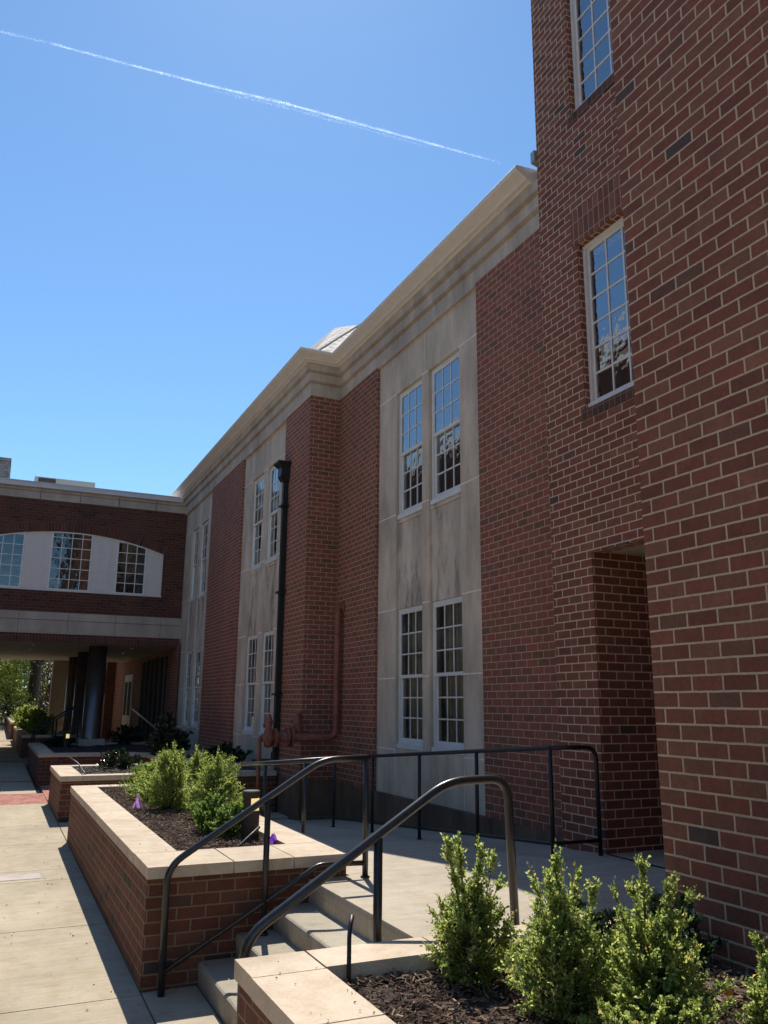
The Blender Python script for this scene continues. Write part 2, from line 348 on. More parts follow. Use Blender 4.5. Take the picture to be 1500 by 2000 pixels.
# ---------------------------------------------------------------- ground and paving
XF, XP, XT, XW = 5.2, 4.613, 5.06, 3.24                # wall planes: recessed facade, projecting facade, tower, near wing
YC = 13.127                                            # where the facade steps forward
g = MB()
for a, b in ((-120, -20), (-20, 0), (0, 30), (30, 70), (70, 400)):
    g.poly([(-300, a, gz(0, a) - .12), (300, a, gz(0, a) - .12), (300, b, (gz(0, b) if b <= 70 else .93) - .12), (-300, b, (gz(0, b) if b <= 70 else .93) - .12)])
tag(g.build('ground', 'grit'), kind='structure')
def slab(mb, x0, x1, y0, y1, gap=.006):
    mb.prism([(x0 + gap, y0 + gap), (x1 - gap, y0 + gap), (x1 - gap, y1 - gap), (x0 + gap, y1 - gap)], lambda x, y: gz(x, y) - .1, gz, bottom=False)
p = MB()
ys = [-4, -1, 2.2, 4.2, 6.2, 8.1, 10.04, 10.62, 12.37, 13.98, 16.55]
for a, b in zip(ys, ys[1:]):
    slab(p, -2.6, 1.112, a, b); slab(p, -6.5, -2.6, a, b); 
slab(p, 1.112, 1.49, 3.6, 6.25); slab(p, 1.112, 2.0, -4, 3.6)
slab(p, 1.112, 2.7, 12.38, 14.2); slab(p, 2.7, 5.2, 13.6, 14.2)
for a, b in ((18.2, 20.4), (20.7, 23.2), (23.2, 26.0), (26.5, 30), (30, 33), (33, 35.8), (36.5, 40), (40, 46), (46, 60)):
    slab(p, -6.5, 1.0, a, b, .006)
slab(p, 1.0, 4.6, 26, 60)
tag(p.build('pavement', 'walk', bevel=.006), kind='structure')
bb = MB()
for a, b in ((16.55, 18.2), (20.4, 20.7), (26.0, 26.5), (35.8, 36.5)): slab(bb, -6.5, 1.112 if a < 17 else 1.0, a, b, .004)
slab(bb, 1.112, 2.6, 17.0, 19.6, .004)
tag(bb.build('brick_band', 'paver'), kind='structure')
pq = MB(); pq.prism([(-.9, 10.17), (.68, 10.17), (.68, 10.46), (-.9, 10.46)], gz, lambda x, y: gz(x, y) + .004)
pq.prism([(.70, 10.15), (.735, 10.15), (.735, 10.48), (.70, 10.48)], gz, lambda x, y: gz(x, y) + .003, 1)
tag(pq.build('stone_plaque', ['plaque', 'step']), 'long pale granite plaque set flush in the concrete walk', 'plaque')
# landing, ramp and steps
PZ = .685
pf = MB(); nos = .02
pf.prism([(2.62, 6.25), (2.62, 6.3), (5.17, 6.3), (5.17, 3.7), (2.29, 3.7), (2.29, 6.25)][::-1], 0, PZ)
tag(pf.build('landing', 'landing', bevel=.012), kind='structure')
pf = MB(); pf.prism([(5.10, 3.7), (7.2, 3.7), (7.2, 6.40), (5.10, 6.40)], 0, PZ + .005)
tag(pf.build('doorway_floor', 'landing'), kind='structure')
rz = lambda x, y: PZ - .077 * max(0, y - 6.3) if y < 13.6 else gz(0, y) + .002
rp = MB()
for a, b in ((6.3, 8.6), (8.6, 11.0), (11.0, 13.6)):
    rp.prism([(2.62, a + .005), (5.2, a + .005), (5.2, b - .005), (2.62, b - .005)], -.1, rz)
tag(rp.build('ramp', 'landing', bevel=.006), kind='structure')
st = MB(); xs = [1.49, 1.75, 2.015, 2.285]; zs_ = [.21, .365, .52, .682]
prof = []; zc = .02
for x, z in zip(xs, zs_):
    prof += [(x + .012, zc), (x, z - .035), (x + .004, z - .014), (x + .014, z - .004), (x + .032, z)]; zc = z
prof += [(2.45, zc), (2.45, -.1), (1.5, -.1)]
for i in range(len(prof)):
    a, b = prof[i], prof[(i + 1) % len(prof)]
    st.poly([(a[0], 6.25, a[1]), (a[0], 3.85, a[1]), (b[0], 3.85, b[1]), (b[0], 6.25, b[1])])
st.poly([(x, 3.85, z) for x, z in prof][::-1]); st.poly([(x, 6.25, z) for x, z in prof])
tag(st.build('steps', 'step'), kind='structure')

# ---------------------------------------------------------------- windows
def sash_window(parent, x, y0, y1, z0, z1, cols=3, rows=6, kind='sash', gmat='glass'):
    """white window in a wall facing -x; frame face at x, glass behind"""
    mid = (z0 + z1) / 2; fw = .038
    f = MB(); d = .09
    f.box(x, x + d, y0, y0 + fw, z0, z1); f.box(x, x + d, y1 - fw, y1, z0, z1)
    f.box(x, x + d, y0 + fw, y1 - fw, z1 - fw, z1); f.box(x - .03, x + d, y0, y1, z0 - .035, z0 + .03)
    fo = f.build('window', 'white', parent, bevel=.004)
    def sash(a, b, c, e, xo, nr, name, lower=False):
        s = MB(); r = .032; br = .075 if lower else .045
        s.box(xo, xo + .035, a, a + r, c, e); s.box(xo, xo + .035, b - r, b, c, e)
        s.box(xo, xo + .035, a + r, b - r, e - .036, e); s.box(xo, xo + .035, a + r, b - r, c, c + br)
        ia, ib, ic, ie = a + r, b - r, c + br, e - .036; t = .0095
        for i in range(1, cols): y = ia + (ib - ia) * i / cols; s.box(xo + .004, xo + .031, y - t, y + t, ic, ie)
        for j in range(1, nr):
            z = ic + (ie - ic) * j / nr
            for i in range(cols):
                yy0 = ia + (ib - ia) * i / cols + (t if i else 0); yy1 = ia + (ib - ia) * (i + 1) / cols - (t if i < cols - 1 else 0)
                s.box(xo + .004, xo + .031, yy0, yy1, z - t, z + t)
        s.build(name, 'white', fo)
        gq = MB(); gq.poly([(xo + .012, ib, ic), (xo + .012, ia, ic), (xo + .012, ia, ie), (xo + .012, ib, ie)]); gq.build('pane', gmat, fo)
    if kind == 'sash':
        sash(y0 + fw, y1 - fw, mid - .03, z1 - fw, x + .006, rows // 2, 'upper_sash')
        sash(y0 + fw, y1 - fw, z0 + .03, mid + .012, x + .034, rows // 2, 'lower_sash', True)
    else:
        sash(y0 + fw, y1 - fw, z0 + .03, z1 - fw, x + .03, rows, 'sash')
    return fo
# ---------------------------------------------------------------- the old facade
school = thing('school_building', 'two storey red brick building with pale stone window bays and a cream gutter', 'building', (7.0, 15, 0))
wl = MB()
XB = XF - .03; XQ = XP - .0
BR = [(6.85, 8.42), (11.53, YC)]
for a, b in BR: wallx(wl, XB, a, b, .60, 7.32)
wl.poly([(XB, 11.53, .6), (XB + .06, 11.53, .6), (XB + .06, 11.53, 7.32), (XB, 11.53, 7.32)])
wl.poly([(XB + .06, 8.42, .6), (XB, 8.42, .6), (XB, 8.42, 7.32), (XB + .06, 8.42, 7.32)])
wl.poly([(XB, YC, .6), (XP, YC, .6), (XP, YC, 7.32), (XB, YC, 7.32)][::-1])
for a, b in ((YC, 14.52), (17.55, 20.5)): wallx(wl, XQ, a, b, .62, 7.32)
for y in (14.52, 20.5): wl.poly([(XQ + .05, y, .6), (XQ, y, .6), (XQ, y, 7.32), (XQ + .05, y, 7.32)])
wl.poly([(XQ, 17.55, .6), (XQ + .05, 17.55, .6), (XQ + .05, 17.55, 7.32), (XQ, 17.55, 7.32)])
wallx(wl, XQ + .002, 23.5, 52, .0, 3.6); wallx(wl, XQ + .002, 34.6, 52, 3.6, 8)
wl.build('brick_wall', 'brick_old', school)
pl = MB()
pl.box(XB - .012, XB + .2, 6.85, YC, -.1, .735, skip='bne'); pl.box(XP - .012, XB + .1, YC - .012, 14.52, -.1, .76, skip='bne'); pl.box(XP - .008, XP + .3, 14.52, 23.5, -.1, .70, skip='bne')
pl.build('plinth', 'plinth', school)
def bay(x, Y0, Y1, wins, zb, blinds):
    """stone bay with two pairs of windows and spandrels"""
    s = MB(); holes = [(a, b, 1.36, 6.65) for a, b in wins]; wallx(s, x, Y0, Y1, zb, 7.32, holes, .2)
    for a, b in wins:
        q = MB(); q.box(x + .035, x + .2, a, b, 3.31, 4.59, skip='e'); q.box(x + .02, x + .2, a, b, 4.585, 4.645, skip='e')
        q.box(x + .018, x + .03, a + .01, b - .01, 4.60, 4.606, 1); q.build('spandrel', ['spandrel', 'joint'], school)
    j = s; dx = .0025; nface = len(s.f)
    for z in (6.655, 4.735, 3.318, 2.33, 1.345):
        segs = [(Y0, wins[0][0]), (wins[0][1], wins[1][0]), (wins[1][1], Y1)]
        for a, b in segs: j.box(x - dx, x + .01, a + .003, b - .003, z - .009, z + .009)
    for bi, (za, zb2) in enumerate(((1.2, 3.4), (4.6, 6.8))):
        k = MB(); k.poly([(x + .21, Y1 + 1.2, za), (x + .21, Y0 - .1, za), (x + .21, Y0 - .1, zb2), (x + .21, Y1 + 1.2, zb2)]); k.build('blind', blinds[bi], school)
    ym = (wins[0][1] + wins[1][0]) / 2
    j.box(x - dx, x + .01, ym - .004, ym + .004, 6.662, 7.28)
    for yy in (wins[0][0], wins[1][1]): j.box(x - dx, x + .01, yy - .004, yy + .004, zb, 1.338)
    j.box(x - dx, x + .01, Y0 + .003, Y1 - .003, zb + .0, zb + .012)
    s.m[nface:] = [1] * (len(s.f) - nface); s.build('stone_bay', ['stone', 'joint'], school)
    for i, (a, b) in enumerate(wins):
        sash_window(school, x + .042, a + .015, b - .015, 1.40, 3.305); sash_window(school, x + .042, a + .015, b - .015, 4.685, 6.64, gmat='glass_bright')
bay(XF + .03, 8.42, 11.53, [(8.98, 9.85), (10.06, 10.9)], .72, ('blind', 'dark'))
bay(XP + .05, 14.52, 17.55, [(14.98, 15.77), (16.05, 16.9)], .70, ('blind', 'dark'))
bay(XP + .05, 20.5, 23.83, [(21.0, 21.85), (22.12, 22.86)], .70, ('dark', 'dark'))
def sweep(mb, prof, path):      # path: [(x, y)], profile (offset towards -x/-y, z); mitred
    n = len(path); offs = []
    for i, (x, y) in enumerate(path):
        dirs = []
        if i > 0: dirs.append((path[i][0] - path[i - 1][0], path[i][1] - path[i - 1][1]))
        if i < n - 1: dirs.append((path[i + 1][0] - path[i][0], path[i + 1][1] - path[i][1]))
        nx = ny = 0
        for dx, dy in dirs:
            L = math.hypot(dx, dy); dx /= L; dy /= L; ax, ay = -dy, dx     # left normal
            if abs(ax) > .5: nx = ax
            else: ny = ay
        offs.append((nx, ny))
    def pt(i, o, z): return (path[i][0] + offs[i][0] * o, path[i][1] + offs[i][1] * o, z)
    for i in range(n - 1):
        for (o0, z0), (o1, z1) in zip(prof, prof[1:]): mb.poly([pt(i + 1, o0, z0), pt(i, o0, z0), pt(i, o1, z1), pt(i + 1, o1, z1)])
    for i, rev in ((0, False), (n - 1, True)):
        q = [pt(i, o, z) for o, z in prof]; mb.poly(q[::-1] if rev else q)
path = [(XF, 6.86), (XF, YC), (XP, YC), (XP, 23.9)]
c = MB(); sweep(c, [(-.2, 7.30), (.012, 7.30), (.012, 7.53), (.018, 7.535), (.055, 7.555), (.06, 7.57), (.06, 7.71), (.066, 7.715), (.105, 7.735), (.11, 7.75), (.11, 7.868), (-.2, 7.868)], path)
c.m = [1 if i % 13 in (3, 4, 7, 8) and i < 39 else 0 for i in range(len(c.m))] if False else c.m
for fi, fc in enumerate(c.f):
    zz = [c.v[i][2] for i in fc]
    if len(fc) == 4 and (7.52 < min(zz) and max(zz) < 7.575 or 7.705 < min(zz) and max(zz) < 7.755): c.m[fi] = 1  # step undersides get darker stone: mould stain plus shading lines painted into the colour
c.build('cornice', ['stone_clean', 'mould_shade'], school)
path2 = [(XF, 6.99), (XF, YC), (XP, YC), (XP, 24.4)]
c = MB(); sweep(c, [(-.1, 7.87), (.14, 7.87), (.15, 7.885), (.20, 7.895), (.21, 7.915), (.33, 7.985), (.345, 8.02), (.33, 8.04), (.05, 8.06), (-.1, 8.06)], path2); c.build('gutter', 'gutter', school, bevel=0)
fl = MB(); fl.prism([(5.03, 6.86), (5.3, 6.86), (5.3, 6.99), (5.03, 6.93)], 8.062, 8.2); fl.build('flashing', 'zinc', school)
rf = MB()
rf.poly([(XF, 6.85, 8.05), (12, 6.85, 9.2), (12, 30, 9.2), (XF, YC, 8.05)][::-1]); rf.poly([(XP, YC, 8.05), (XF, YC, 8.05), (12, 30, 9.2), (12, 50, 9.2), (XP, 50, 8.05)][::-1])
ap, c1, c0, c2 = (8.05, 19.0, 11.97), (5.62, 16.2, 9.45), (6.69, 21.0, 11.32), (6.46, 14.2, 8.9)
r1 = (8.256, 21.500, 12.994); c0 = (6.532, 19.500, 10.986); ap = (8.018, 19.000, 11.952); rf.poly([c1, ap, r1]); rf.poly([c1, r1, c0]); rf.poly([r1, ap, (9.5, 21, 9)]); rf.poly([c2, ap, c1]); rf.poly([c0, r1, (9.5, 21, 9)]); rf.poly([(9.5, 14.2, 9), ap, c2]); rf.poly([(9.5, 21, 9), ap, (9.5, 14.2, 9)])
for a, b in ((c0, c1), (c1, c2)): rf.poly([a, b, (b[0], b[1], 8.1), (a[0], a[1], 8.1)])
rf.build('roof', 'slate', school)
rc = MB(); rc.tube([c1, ap], .035, 6); rc.build('ridge_cap', 'joint_dark', school)
# downspout with its hopper head
dn = MB(); y0 = 14.28
dn.box(XP - .10, XP - .015, y0 - .05, y0 + .05, 1.12, 6.0)
dn.tube(arc_bend([(XP - .075, y0, 1.14), (XP - .075, y0, .98), (XP - .45, y0 + .05, .97)], .12), .062, 10)
for z in (2.1, 3.9, 5.5): dn.box(XP - .136, XP, y0 - .11, y0 + .11, z, z + .035)
d_o = dn.build('downspout', 'green', school)
hp = MB()
def frus(mb, x0, x1, y0, y1, z0, X0, X1, Y0, Y1, z1):
    a = [(x0, y0, z0), (x1, y0, z0), (x1, y1, z0), (x0, y1, z0)]; b = [(X0, Y0, z1), (X1, Y0, z1), (X1, Y1, z1), (X0, Y1, z1)]
    for i in range(4): mb.poly([a[i], a[(i + 1) % 4], b[(i + 1) % 4], b[i]])
    mb.poly(b); mb.poly(a[::-1])
HZ = 5.98
frus(hp, XP - .125, XP, y0 - .068, y0 + .068, HZ, XP - .17, XP, y0 - .11, y0 + .11, HZ + .09)
hp.box(XP - .17, XP, y0 - .11, y0 + .11, HZ + .092, HZ + .26); frus(hp, XP - .175, XP, y0 - .115, y0 + .115, HZ + .262, XP - .24, XP, y0 - .165, y0 + .165, HZ + .33)
hp.box(XP - .25, XP, y0 - .175, y0 + .175, HZ + .332, HZ + .36); hp.build('hopper_head', 'green', d_o)
# ---------------------------------------------------------------- tower with the doorway
tower = thing('brick_tower', 'tall red brick stair tower with a deep doorway and narrow white windows', 'building', (6.5, 5.5, 0))
t = MB(); TH = 13.5; HX = [(4.25, 6.23, PZ, 3.39), (5.33, 6.22, 4.83, 6.64), (5.33, 6.22, 8.2, 10.05)]
wallx(t, XT, 3.4, 6.852, .55, TH, HX, .16)
t.poly([(XT, 6.852, .5), (XT, 6.852, TH), (10, 6.852, TH), (10, 6.852, .5)]); t.poly([(XT, 3.4, TH), (10, 3.4, TH), (10, 6.852, TH), (XT, 6.852, TH)])
t.poly([(XT + .16, 6.23, PZ), (7.0, 6.23, PZ), (7.0, 6.23, 3.41), (XT + .16, 6.23, 3.41)]); t.poly([(7.0, 4.25, PZ), (XT + .16, 4.25, PZ), (XT + .16, 4.25, 3.41), (7.0, 4.25, 3.41)])
t.poly([(7.0, 6.23, PZ), (7.0, 4.25, PZ), (7.0, 4.25, 3.41), (7.0, 6.23, 3.41)])
t.build('brick_wall', 'brick_new', tower)
x = MB(); x.box(XT + .14, 7.0, 4.25, 6.23, 3.40, 3.5); x.build('doorway_ceiling', 'soffit', tower)
x = MB(); x.box(XT - .004, XT + .02, 5.2, 6.30, 6.645, 7.05); x.build('flat_arch', 'soldier_new', tower)
for zs in (4.715, 8.085):
    x = MB(); x.box(XT - .008, XT + .12, 5.28, 6.27, zs, zs + .11); x.build('brick_sill', 'rowlock', tower)
sash_window(tower, XT + .066, 5.34, 6.215, 4.86, 6.63, 3, 6, 'fixed', 'glass_bright'); sash_window(tower, XT + .066, 5.34, 6.215, 8.23, 10.04, 3, 6, 'fixed', 'glass_bright')
for za in (4.7, 8.1):
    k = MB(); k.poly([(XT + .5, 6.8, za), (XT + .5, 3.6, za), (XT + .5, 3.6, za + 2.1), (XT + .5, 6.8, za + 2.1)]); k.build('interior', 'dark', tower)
x = MB(); x.box(6.95, 6.99, 4.5, 5.6, PZ, 2.85); x.box(6.94, 6.95, 5.45, 5.5, 1.6, 1.85); x.build('door', 'dark', tower)
# ---------------------------------------------------------------- near wing
wg = MB(); wallx(wg, XW, -9, 3.53, .3, 14); wg.poly([(XW, 3.53, .3), (XW, 3.53, 14), (9, 3.53, 14), (9, 3.53, .3)]); wg.poly([(XW, -9, 14), (9, -9, 14), (9, 3.53, 14), (XW, 3.53, 14)])
tag(wg.build('brick_wing', 'brick_big'), 'near brick wing wall with wide tan mortar filling the right side', 'building')

# ---------------------------------------------------------------- footbridge
YB = 23.83; BX0 = -13.0
bridge = thing('footbridge', 'enclosed brick bridge between buildings with a wide arched window over the walk', 'bridge', (1.6, 29, 3.5))
CX, RAD, ZT = 1.59, 7.53, 6.52
AX0, AX1 = CX - 2.48, CX + 2.48
az = lambda xx: ZT - (RAD - math.sqrt(RAD * RAD - (xx - CX) ** 2))
b = MB()
def bq(x0, x1, z0, z1, y=YB): b.poly([(x0, y, z0), (x1, y, z0), (x1, y, z1), (x0, y, z1)])
bq(BX0, AX0, 4.29, 7.34); bq(AX1, XP + .12, 4.29, 7.34); bq(AX0, AX1, 4.29, 4.86)
N = 28; xsn = [AX0 + (AX1 - AX0) * i / N for i in range(N + 1)]
for a, e in zip(xsn, xsn[1:]):
    b.poly([(a, YB, az(a)), (e, YB, az(e)), (e, YB, 7.34), (a, YB, 7.34)]); b.poly([(a, YB, az(a)), (a, YB + .14, az(a)), (e, YB + .14, az(e)), (e, YB, az(e))])
for xx in (AX0, AX1): b.poly([(xx, YB, 4.86), (xx, YB + .14, 4.86), (xx, YB + .14, az(xx)), (xx, YB, az(xx))])
b.poly([(AX0, YB, 4.86), (AX1, YB, 4.86), (AX1, YB + .14, 4.86), (AX0, YB + .14, 4.86)])
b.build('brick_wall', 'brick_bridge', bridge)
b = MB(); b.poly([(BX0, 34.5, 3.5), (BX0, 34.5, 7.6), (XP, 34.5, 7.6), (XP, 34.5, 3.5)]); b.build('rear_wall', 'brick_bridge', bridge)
b = MB(); h = .235; acc = 0
for a, e in zip(xsn, xsn[1:]):
    def rad(xx, hh): k = math.asin((xx - CX) / RAD); return (xx + math.sin(k) * hh, YB - .006, az(xx) + math.cos(k) * hh)
    s0 = RAD * math.asin((a - CX) / RAD); s1 = RAD * math.asin((e - CX) / RAD)
    b.poly([rad(a, 0), rad(e, 0), rad(e, h), rad(a, h)], 0, [(s0, .003), (s1, .003), (s1, .200), (s0, .200)])
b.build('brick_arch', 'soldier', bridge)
b = MB(); b.box(BX0, XP + .12, YB - .01, YB + .1, 3.5, 3.72); b.build('soldier_course', 'soldier', bridge)
b = MB(); b.box(BX0, XP + .12, YB - .03, YB + .1, 3.722, 4.075); b.box(BX0, XP + .12, YB - .045, YB + .1, 4.085, 4.29); b.box(BX0, XP + .12, YB - .02, YB + .1, 7.34, 7.545); b.box(BX0, XP + .12, YB - .035, YB + .1, 7.555, 7.64)
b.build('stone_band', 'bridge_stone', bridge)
b = MB()
for i in range(12):
    xx = 4.1 - i * 1.22
    if xx > BX0:
        b.box(xx - .005, xx + .005, YB - .033, YB, 3.73, 4.07); b.box(xx - .005, xx + .005, YB - .0485, YB, 4.09, 4.285); xx2 = xx + .2 - i * .16
    xj = 3.75 - i * 1.03; b.box(xj - .006, xj + .006, YB - .0385, YB, 7.345, 7.64)
b.box(BX0, XP, YB - .02, YB, 4.0755, 4.0845); b.build('stone_joint', 'joint_dark', bridge)
b = MB(); b.box(BX0, XP - .12, YB - .14, YB + .3, 7.642, 7.77); b.box(BX0, XP - .2, YB - .16, YB + .3, 7.765, 7.79); b.build('metal_coping', 'coping_metal', bridge, bevel=.012)
b = MB(); b.box(BX0, XP, YB + .3, 34.5, 7.5, 7.7); b.build('roof', 'coping_metal', bridge)
b = MB(); b.box(BX0, XP, YB + .1, 34.6, 3.505, 3.56); b.build('soffit', 'soffit', bridge)
for xx, yy in ((.9, 25.2), (.9, 27.4), (3.6, 25.4), (3.7, 28.0), (1.0, 30.5)):
    b = MB(); b.lathe((xx, yy), [(.02, 3.506), (.05, 3.50), (.05, 3.495), (.03, 3.493)][::-1], 16); b.build('ceiling_light', 'downlight', bridge)
b = MB()       # white boards between the windows
def strip(x0, x1, y, z0):
    n = 6
    for i in range(n):
        a = x0 + (x1 - x0) * i / n; e = x0 + (x1 - x0) * (i + 1) / n; b.poly([(a, y, z0), (e, y, z0), (e, y, az(e) - .005), (a, y, az(a) - .005)])
strips = [(AX0 + .005, CX - 2.0), (CX - 1.2, CX - .53), (CX + .53, CX + 1.2), (CX + 2.0, AX1 - .005)]
for a, e in strips: strip(a, e, YB + .05, 4.865)
for a, e in strips[1:3]: b.box(a + .16, a + .2, YB + .04, YB + .049, 4.9, az(a) - .09); b.box(e - .2, e - .16, YB + .04, YB + .049, 4.9, az(e) - .09)
b.box(AX0, AX1, YB - .012, YB + .06, 4.862, 4.90); b.build('white_panel', 'bridge_white', bridge)
def arch_window(x0, x1, cols, rows):
    f = MB(); y = YB + .03; top = lambda xx: az(xx) - .01; fw = .035
    def bar(xa, za, xb, zb, wd, yy, dp):
        dx, dz = xb - xa, zb - za; L = math.hypot(dx, dz); nx, nz = -dz / L * wd, dx / L * wd
        q = [(xa - nx, za - nz), (xb - nx, zb - nz), (xb + nx, zb + nz), (xa + nx, za + nz)]
        f.poly([(u, yy, v) for u, v in q]); 
        for i in range(4): u, v = q[i]; u2, v2 = q[(i + 1) % 4]; f.poly([(u, yy, v), (u, yy + dp, v), (u2, yy + dp, v2), (u2, yy, v2)])
    bar(x0 + fw / 2, 4.9, x0 + fw / 2, top(x0), fw / 2, y, .05); bar(x1 - fw / 2, 4.9, x1 - fw / 2, top(x1), fw / 2, y, .05)
    bar(x0 + fw, 4.92, x1 - fw, 4.92, fw / 2, y + .001, .05)
    n = 5
    for i in range(n):
        a = x0 + (x1 - x0) * i / n; e = x0 + (x1 - x0) * (i + 1) / n; bar(a, top(a) - .018, e, top(e) - .018, .018, y + .002, .05)
    for i in range(1, cols): xx = x0 + (x1 - x0) * i / cols; bar(xx, 4.92, xx, top(xx), .009, y + .008, .03)
    zz = 4.92; 
    for j in range(1, rows):
        zz = 4.92 + .285 * j
        xa, xb = x0, x1
        while az(xa) < zz + .03 and xa < xb: xa += .02
        while az(xb) < zz + .03 and xb > xa: xb -= .02
        if xb - xa > .1: bar(xa, zz, xb, zz, .009, y + .009, .03)
    wo = f.build('window', 'white', bridge)
    gl = MB(); n = 6
    for i in range(n):
        a = x0 + (x1 - x0) * i / n; e = x0 + (x1 - x0) * (i + 1) / n; gl.poly([(a, y + .03, 4.9), (e, y + .03, 4.9), (e, y + .03, top(e)), (a, y + .03, top(a))])
    gl.build('pane', 'glass', wo)
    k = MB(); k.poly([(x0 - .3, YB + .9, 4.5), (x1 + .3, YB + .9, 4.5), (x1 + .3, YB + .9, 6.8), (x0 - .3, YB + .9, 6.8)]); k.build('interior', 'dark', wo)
arch_window(CX - 2.0, CX - 1.2, 3, 6); arch_window(CX - .53, CX + .53, 4, 6); arch_window(CX + 1.2, CX + 2.0, 3, 6)
# columns under the bridge
cl_lab = ['nearest round dark metal column under the bridge with a bright highlight', 'middle round dark metal column under the bridge just behind the nearest one', 'farthest round dark metal column under the bridge beside the tan pier']
col0 = None
for i, yy in enumerate((24.85, 28.2, 31.6)):
    if i == 0:
        col0 = thing('round_column', cl_lab[0], 'column', (2.6, yy, 0), 'round columns under the bridge')
        q = MB(); q.lathe((2.6, yy), [(.262, .98), (.262, 1.02), (.25, 1.04), (.25, 3.50)], 40); q.build('shaft', 'steel', col0, smooth=True)
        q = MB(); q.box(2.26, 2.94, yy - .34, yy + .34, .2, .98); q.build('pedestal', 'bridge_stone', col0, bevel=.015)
    else:
        cc = copy_tree(col0); cc.location = (2.6, yy, 0); cc['label'] = cl_lab[i]
q = MB(); q.box(2.05, 2.62, 34.7, 35.3, 1.15, 3.5); q.box(2.0, 2.67, 34.65, 35.35, .3, 1.15); q.box(2.0, 2.67, 34.65, 35.35, 3.505, 3.9)
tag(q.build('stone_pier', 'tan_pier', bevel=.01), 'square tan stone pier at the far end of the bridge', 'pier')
hv = thing('rooftop_unit', 'cream rooftop unit with a grey louvre showing above the bridge parapet', 'air conditioner', (1.25, 26, 7.7))
q = MB(); q.box(.50, 2.19, 25.6, 27, 7.7, 8.42); q.build('housing', 'hvac', hv, bevel=.03)
q = MB()
for i in range(5): q.box(.62, 1.06, 25.58, 25.61, 8.27 + i * .024, 8.285 + i * .024)
q.box(.60, 1.08, 25.585, 25.605, 8.25, 8.39); q.build('louvre', 'joint_dark', hv)
q = MB(); q.box(-9, -.30, 40, 52, 8.2, 12.6); q.box(-9.05, -.27, 39.95, 52, 12.602, 12.75)
tag(q.build('far_block', 'shingle'), 'grey shingled upper storey showing above the bridge at the far left', 'building')
# entrance details beneath the bridge
x = MB(); x.box(XP - .06, XP - .004, 31.4, 33.3, 1.0, 2.95); x.build('entrance_door', 'cream_door', school)
x = MB(); x.box(XP - .075, XP - .062, 31.6, 32.2, 1.5, 2.7); x.box(XP - .075, XP - .062, 32.5, 33.1, 1.5, 2.7); x.build('door_glass', 'dark', school)
x = MB(); x.box(XP - .05, XP - .004, 25.2, 29.2, .4, 3.3)
x.build('dark_glazing', 'dark', school)
x = MB()
for i in range(6): yy = 25.2 + i * .8; x.box(XP - .09, XP - .052, yy - .03, yy + .03, .5, 3.3)
x.build('glazing_mullion', 'joint_dark', school)
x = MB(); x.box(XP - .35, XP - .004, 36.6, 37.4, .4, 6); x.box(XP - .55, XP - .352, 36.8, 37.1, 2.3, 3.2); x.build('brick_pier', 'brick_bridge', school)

# ---------------------------------------------------------------- planters
def ring(outer, inner, mb, z0, z1, mi=0):
    n = len(outer)
    for i in range(n):
        a, b_, c_, d_ = outer[i], outer[(i + 1) % n], inner[(i + 1) % n], inner[i]
        mb.poly([(*a, z1), (*b_, z1), (*c_, z1), (*d_, z1)], mi); mb.poly([(*d_, z0), (*c_, z0), (*b_, z0), (*a, z0)], mi)
        mb.poly([(*a, z0), (*b_, z0), (*b_, z1), (*a, z1)], mi); mb.poly([(*c_, z0), (*d_, z0), (*d_, z1), (*c_, z1)], mi)
def stones(mb, x0, x1, y0, y1, z0, z1, axis, n, gap=.007):
    for i in range(n):
        if axis == 'y': a = y0 + (y1 - y0) * i / n; e = y0 + (y1 - y0) * (i + 1) / n; mb.box(x0, x1, a + gap / 2, e - gap / 2, z0, z1)
        else: a = x0 + (x1 - x0) * i / n; e = x0 + (x1 - x0) * (i + 1) / n; mb.box(a + gap / 2, e - gap / 2, y0, y1, z0, z1)
def soil(parent, x0, x1, y0, y1, z, seed, amp=.018, n=40, mat='soil'):
    r = np.random.default_rng(seed); m_ = MB(); nx, ny = max(4, int((x1 - x0) / .08)), max(4, int((y1 - y0) / .08))
    H = lambda i, j: z + amp * (math.sin(i * .9 + seed) * math.cos(j * .7) + .6 * math.sin(i * .37 + j * .53 + seed))
    for i in range(nx):
        for j in range(ny):
            q = [(i, j), (i + 1, j), (i + 1, j + 1), (i, j + 1)]
            m_.poly([(x0 + (x1 - x0) * a / nx, y0 + (y1 - y0) * b_ / ny, H(a, b_)) for a, b_ in q])
    return m_.build('soil', mat, parent, smooth=True)
def quads_mesh(name, V, mat, parent=None):
    n = len(V); me = bpy.data.meshes.new(name); me.vertices.add(n * 4); me.vertices.foreach_set('co', V.reshape(-1).astype(np.float32))
    me.loops.add(n * 4); me.polygons.add(n); me.loops.foreach_set('vertex_index', np.arange(n * 4, dtype=np.int32))
    me.polygons.foreach_set('loop_start', np.arange(0, n * 4, 4, dtype=np.int32)); me.update(calc_edges=True); me.validate()
    me.materials.append(M[mat]); o = bpy.data.objects.new(name, me); COL.objects.link(o)
    if parent: o.parent = parent
    return o
def unit(a): return a / np.maximum(np.linalg.norm(a, axis=-1, keepdims=True), 1e-9)
def leaf_quads(P, D, L, W, r, fold=.25):
    D = unit(D); rnd = unit(r.normal(size=P.shape)); S = unit(np.cross(D, rnd)); Nn = np.cross(S, D)
    L = np.broadcast_to(L, (len(P),))[:, None]; W = np.broadcast_to(W, (len(P),))[:, None]
    a = P; m_ = P + D * L * .5; tip = P + D * L - Nn * L * .12
    return np.stack([a, m_ + S * W * .5 + Nn * W * fold, tip, m_ - S * W * .5 + Nn * W * fold], 1)
